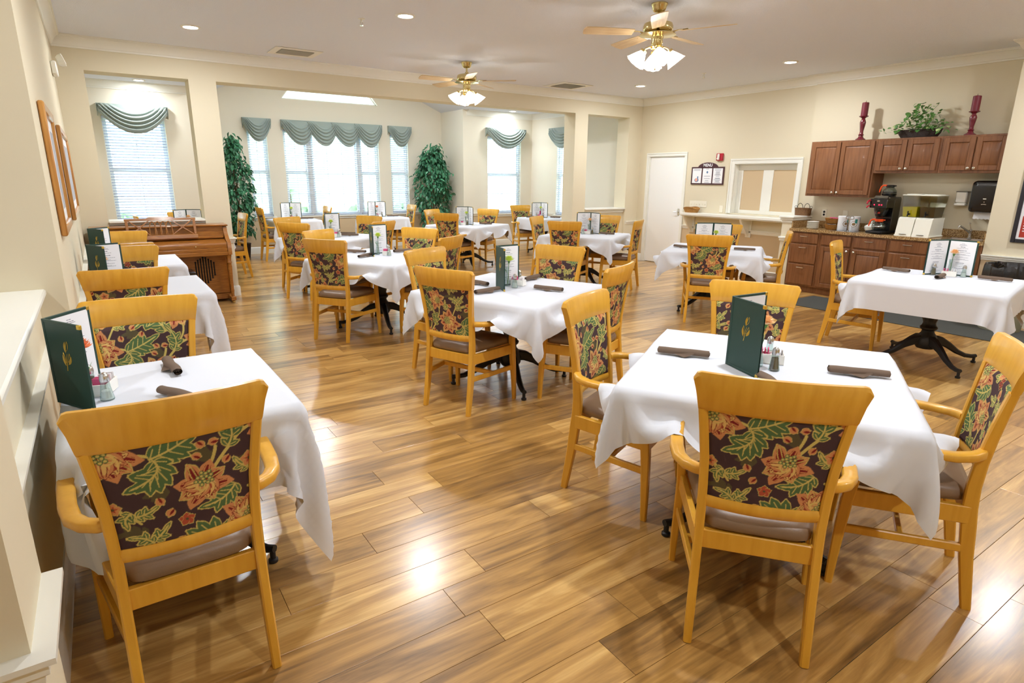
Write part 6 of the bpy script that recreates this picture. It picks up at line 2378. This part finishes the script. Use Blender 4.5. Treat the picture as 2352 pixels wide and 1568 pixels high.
def coffee_pot(x, y, z, rot, label, black_base):
    t = thing('coffee_pot', label, 'coffee pot', (x, y, z), R(rot), 'orange-handled glass coffee pots')
    mb = MB(); mb.lathe([(0.0, 0.002), (0.058, 0.0), (0.076, 0.018), (0.083, 0.045), (0.078, 0.070), (0.055, 0.098), (0.040, 0.112), (0.044, 0.125)], n=28); mb.build('glass_body', 'clear_glass', t)
    mb = MB(); mb.lathe([(0.079, 0.040), (0.084, 0.046), (0.082, 0.054), (0.078, 0.048)], n=28); mb.build('band', 'steel' if not black_base else 'black_plastic', t)
    if black_base:
        mb = MB(); mb.lathe([(0.060, 0.0), (0.082, 0.006), (0.086, 0.030), (0.080, 0.032), (0.0, 0.004)], n=28); mb.build('base_ring', 'black_plastic', t)
    mb = MB(); mb.lathe([(0.045, 0.108), (0.050, 0.118), (0.048, 0.138), (0.040, 0.142), (0.0, 0.138)], n=24); mb.bx(0.03, 0.068, -0.016, 0.016, 0.122, 0.138, 0.004); mb.build('collar', 'orange_plastic' if not black_base else 'black_plastic', t)
    mb = MB(); mb.bar([(-0.035, 0, 0.132), (-0.075, 0, 0.136), (-0.100, 0, 0.118), (-0.112, 0, 0.075), (-0.116, 0, 0.045)], (0, 1, 0), [0.034, 0.030, 0.028, 0.026, 0.022], [0.022, 0.020, 0.018, 0.016, 0.012], 0.004); mb.build('handle', 'orange_plastic', t)
coffee_pot(8.535, 3.925, CT + 0.049, -75, 'glass coffee pot with orange handle under the brewer', False)
coffee_pot(8.68, 3.925, CT + 0.485, -75, 'glass coffee pot with orange handle on top warmer', True)

# double drink dispenser
ds = thing('drink_dispenser', 'double clear drink dispenser with yellow and dark drinks', 'dispenser', (8.64, 3.475, CT), 0)
mb = MB()
for yy in (-0.100, 0.100):
    mb.prism([(-0.21, 0.0), (0.17, 0.0), (0.17, 0.235), (-0.135, 0.235), (-0.165, 0.215)], yy - 0.094, yy + 0.094, 'xzy')
mb.bx(-0.20, 0.17, -0.21, 0.21, 0.0, 0.018, 0.006)
bs = mb.build('base', 'frost_plastic', ds, 30)
for yy, liq, lab in ((0.100, 'juice', 'yellow'), (-0.100, 'tea', 'dark')):
    mb = MB()
    z0, z1 = 0.237, 0.500
    a0, a1 = 0.078, 0.095
    vs = []
    for z, k, xf, xb in ((z0, a0, -0.115, 0.12), (z1, a1, -0.150, 0.165)):
        vs += [(xf, yy - k, z), (xb, yy - k, z), (xb, yy + k, z), (xf, yy + k, z)]
    mb.add(vs, [(0, 1, 2, 3), (0, 1, 5, 4), (1, 2, 6, 5), (2, 3, 7, 6), (3, 0, 4, 7)])
    tk = mb.build('tank', 'clear_plastic', ds, 0)
    mb = MB()
    zl = z0 + 0.125
    f = (zl - z0) / (z1 - z0)
    k1 = a0 + (a1 - a0) * f - 0.003
    vs = [(-0.112, yy - a0 + 0.003, z0 + 0.003), (0.117, yy - a0 + 0.003, z0 + 0.003), (0.117, yy + a0 - 0.003, z0 + 0.003), (-0.112, yy + a0 - 0.003, z0 + 0.003),
          (-0.115 - 0.035 * f + 0.003, yy - k1, zl), (0.12 + 0.045 * f - 0.003, yy - k1, zl), (0.12 + 0.045 * f - 0.003, yy + k1, zl), (-0.115 - 0.035 * f + 0.003, yy + k1, zl)]
    mb.add(vs, [(0, 3, 2, 1), (4, 5, 6, 7), (0, 1, 5, 4), (1, 2, 6, 5), (2, 3, 7, 6), (3, 0, 4, 7)])
    mb.build('drink', liq, tk, 0)
    mb = MB(); mb.bx(-0.158, 0.172, yy - 0.0995, yy + 0.0995, 0.500, 0.512, 0.004); mb.bx(-0.10, 0.12, yy - 0.075, yy + 0.075, 0.512, 0.520, 0.004); mb.build('lid', 'frost_plastic', ds)
    mb = MB(); mb.bx(-0.150, -0.115, yy - 0.014, yy + 0.014, 0.262, 0.285, 0.004); mb.tube([(-0.150, yy, 0.280), (-0.166, yy, 0.276), (-0.168, yy, 0.245)], 0.008, 8); mb.bx(-0.175, -0.150, yy - 0.006, yy + 0.006, 0.285, 0.312, 0.003); mb.build('spigot', 'black_plastic', ds)
    mb = MB(); mb.bx(-0.218, -0.205, yy - 0.04, yy + 0.04, 0.024, 0.028, 0.001); mb.build('drip_slot', 'black_matte', ds)

# wall dispensers
sd = thing('soap_dispenser', 'small white soap dispenser on wall', 'soap dispenser', (XN, 3.150, 1.39), 0)
mb = MB(); mb.bx(-0.095, -0.002, -0.060, 0.060, -0.050, 0.085, 0.012); mb.build('cover', 'trim_white', sd)
mb = MB(); mb.bx(-0.105, -0.020, -0.062, 0.062, -0.085, -0.054, 0.008); mb.build('push_bar', 'ceramic', sd)
mb = MB(); mb.bx(-0.098, -0.002, -0.062, 0.062, 0.076, 0.088, 0.003); mb.build('top_strip', 'dark_steel', sd)
td = thing('towel_dispenser', 'glossy black paper towel dispenser with white towel', 'towel dispenser', (XN, 2.865, 1.42), 0)
mb = MB()
prof = []
def rr2(w, h, r_, n=5):
    out = []
    for (cx, cz, a0) in ((w - r_, h - r_, 0), (-w + r_, h - r_, PI / 2), (-w + r_, -h + r_, PI), (w - r_, -h + r_, 1.5 * PI)):
        for i in range(n + 1):
            a = a0 + PI / 2 * i / n
            out.append((cx + r_ * math.cos(a), cz + r_ * math.sin(a)))
    return out
rings = [(-0.002, 1.0), (-0.15, 1.0), (-0.185, 0.975), (-0.205, 0.90), (-0.212, 0.72)]
base_o = rr2(0.162, 0.185, 0.045)
P = [[(x, p * k, q * k) for x, k in rings] for (p, q) in base_o]
mb.grid(P, closed_u=True)
mb.f.append(tuple(i * len(rings) + len(rings) - 1 for i in range(len(base_o))))
mb.build('shell', 'black_plastic', td, 40)
mb = MB(); mb.bx(-0.215, -0.2115, -0.016, 0.016, -0.030, -0.018, 0.001); mb.build('label_plate', 'trim_white', td)
for k, (yy, zz, s) in enumerate(((0.0, -0.085, 0.012), (0.018, -0.088, 0.008), (-0.018, -0.088, 0.008), (0.0, -0.060, 0.006))):
    mb = MB(); mb.bx(-0.2140, -0.2105, yy - s, yy + s, zz - 0.004, zz + 0.004, 0.001); mb.build('printed_mark', 'nickel', td)
mb = MB()
n = 24
P = []
for i in range(n + 1):
    yy = -0.115 + 0.23 * i / n
    z1 = -0.262 + 0.004 * math.cos(i * PI / 2)
    P.append([(-0.10, yy, -0.17), (-0.105, yy, -0.215), (-0.118, yy, z1)])
mb.grid(P)
mb.build('paper_towel', 'paper', td, 60)

# ------------------------------------------------------------ floor mat, bin, poster
mb = MB()
mb.bx(7.43, 8.27, 1.55, 4.52, 0.0, 0.008, 0.003)
tag(mb.build('floor_mat', 'mat_grey'), 'long dark grey mat before the base cabinets', 'mat')
tb = thing('waste_bin', 'beige waste bin with black liner beside base cabinets', 'bin', (8.14, 2.30, 0.0085), 0)
mb = MB(); mb.lathe([(0.0, 0.0), (0.185, 0.0), (0.19, 0.01), (0.235, 0.70), (0.225, 0.70), (0.18, 0.012)], n=36); mb.build('body', 'bin_grey', tb)
mb = MB()
gg = random.Random(9)
ph = [gg.uniform(0, 6) for _ in range(5)]
mb.lathe([(0.222, 0.655), (0.239, 0.52), (0.250, 0.54), (0.252, 0.62), (0.247, 0.70), (0.236, 0.722), (0.220, 0.715), (0.205, 0.64), (0.12, 0.42), (0.0, 0.38)], n=72,
         wob=lambda a, z: 1 + (0.030 * math.sin(11 * a + ph[0]) + 0.022 * math.sin(23 * a + ph[1] + 9 * z) + 0.016 * math.sin(37 * a + ph[2])) * (1.0 if z < 0.6 else 0.6))
mb.build('liner', 'bag_black', tb, 30)
mb = MB()
for s in (-1, 1):
    mb.lathe([(0.0, 0.0), (0.018, 0.02), (0.030, 0.05), (0.036, 0.075), (0.0, 0.06)], n=24, M=TR(-0.225, 0.06 + s * 0.012, 0.68) @ Matrix.Rotation(s * 0.6, 4, 'X'), wob=lambda a, z: 1 + 0.28 * math.sin(7 * a + 20 * z))
mb.build('liner_knot', 'bag_black', tb, 30)
pf = thing('poster_frame', 'black framed poster with red lower panel at right edge', 'poster', (XP, 2.06, 1.35), 0)
mb = MB()
for (a0, a1, b0, b1) in ((-0.40, -0.36, -0.41, 0.41), (0.36, 0.40, -0.41, 0.41), (-0.36, 0.36, -0.41, -0.37), (-0.36, 0.36, 0.37, 0.41)):
    mb.bx(-0.028, -0.002, a0, a1, b0, b1, 0.004)
mb.build('frame', 'black_frame', pf)
mb = MB(); mb.bx(-0.010, -0.002, -0.36, 0.36, -0.37, 0.37); sheet = mb.build('sheet', 'paper', pf)
mb = MB(); mb.bx(-0.0115, -0.010, -0.34, 0.335, -0.35, -0.12); mb.build('red_panel', 'print_red', sheet)
mb = MB()
for i in range(5):
    mb.bx(-0.0125, -0.0115, 0.12, 0.315, -0.175 - i * 0.028, -0.165 - i * 0.028)
tag(mb.build('print', 'paper', sheet), kind='stuff')
mb = MB(); mb.lathe([(0.0, 0.0), (0.20, 0.0), (0.20, 0.001), (0.0, 0.001)], n=30, M=TR(-0.0112, 0.12, 0.08) @ Matrix.Rotation(-PI / 2, 4, 'Y')); mb.build('drawing', 'print_blue', sheet)

# ------------------------------------------------------------ ficus trees
def ficus(x, y, z0, z1, rx, ry, n, label, seed, pot_r=0.16):
    t = thing('ficus_tree', label, 'plant', (x, y, 0), 0, 'artificial ficus trees')
    gg = random.Random(seed)
    mb = MB()
    mb.lathe([(0.0, 0.0), (pot_r * 0.8, 0.0), (pot_r, 0.26), (pot_r * 1.05, 0.28), (pot_r * 0.95, 0.28), (0.0, 0.24)], n=24)
    mb.build('pot', 'basket_black', t)
    for i in range(3):
        mb = MB()
        a = i * 2.1
        pts = [(0.03 * math.cos(a + k * 0.9), 0.03 * math.sin(a + k * 0.9), 0.24 + (z1 * 0.8 - 0.24) * k / 7) for k in range(8)]
        mb.tube(pts, [0.016 - 0.0015 * k for k in range(8)], 8)
        mb.build('trunk', 'bark', t)
    mb = MB()
    L, Wd = 0.100, 0.026
    base = [(0, 0, 0), (L * 0.35, -Wd, 0.008), (L * 0.35, 0, -0.004), (L * 0.35, Wd, 0.008), (L * 0.75, -Wd * 0.7, -0.004), (L * 0.75, 0, -0.014), (L * 0.75, Wd * 0.7, -0.004), (L, 0, -0.03)]
    fs = [(0, 2, 1), (0, 3, 2), (1, 2, 5, 4), (2, 3, 6, 5), (4, 5, 7), (5, 6, 7)]
    clusters = []
    for i in range(n // 14):
        f = gg.random()
        z = z0 + (z1 - z0) * f
        prof = 0.72 + 0.28 * math.sin(PI * min(1, f * 1.15)) - 0.45 * max(0, f - 0.72) / 0.28
        a = gg.uniform(0, 2 * PI)
        r_ = gg.uniform(0.35, 1.0) ** 0.6
        clusters.append((rx * prof * r_ * math.cos(a), ry * prof * r_ * math.sin(a), z, a))
    for (cx, cy, cz, a) in clusters:
        for k in range(14):
            p = Vector((cx + gg.gauss(0, 0.055), cy + gg.gauss(0, 0.055), cz + gg.gauss(0, 0.06)))
            aa = a + gg.gauss(0, 0.8)
            M = TR(*p) @ rotz(aa) @ Matrix.Rotation(R(gg.uniform(5, 75)), 4, 'Y') @ Matrix.Rotation(gg.uniform(-0.7, 0.7), 4, 'X')
            mb.add(base, fs, M @ Matrix.Scale(gg.uniform(0.75, 1.2), 4))
    fo = mb.build('foliage', 'ficus_leaf', t, 0)
    tag(fo, kind='stuff')
    for i in range(10):
        bm_ = MB()
        c = clusters[gg.randrange(len(clusters))]
        bm_.tube([(0, 0, max(0.5, c[2] - 0.25)), (c[0] * 0.5, c[1] * 0.5, c[2] - 0.08), c[:3]], [0.007, 0.005, 0.003], 5)
        bm_.build('branch', 'bark', t)
    return t
ficus(2.28, 12.95, 0.45, 2.22, 0.25, 0.28, 1500, 'tall artificial ficus partly hidden behind left column', 2)
ficus(6.52, 12.92, 0.62, 2.28, 0.36, 0.34, 2100, 'tall artificial ficus in right corner of the bay', 6)
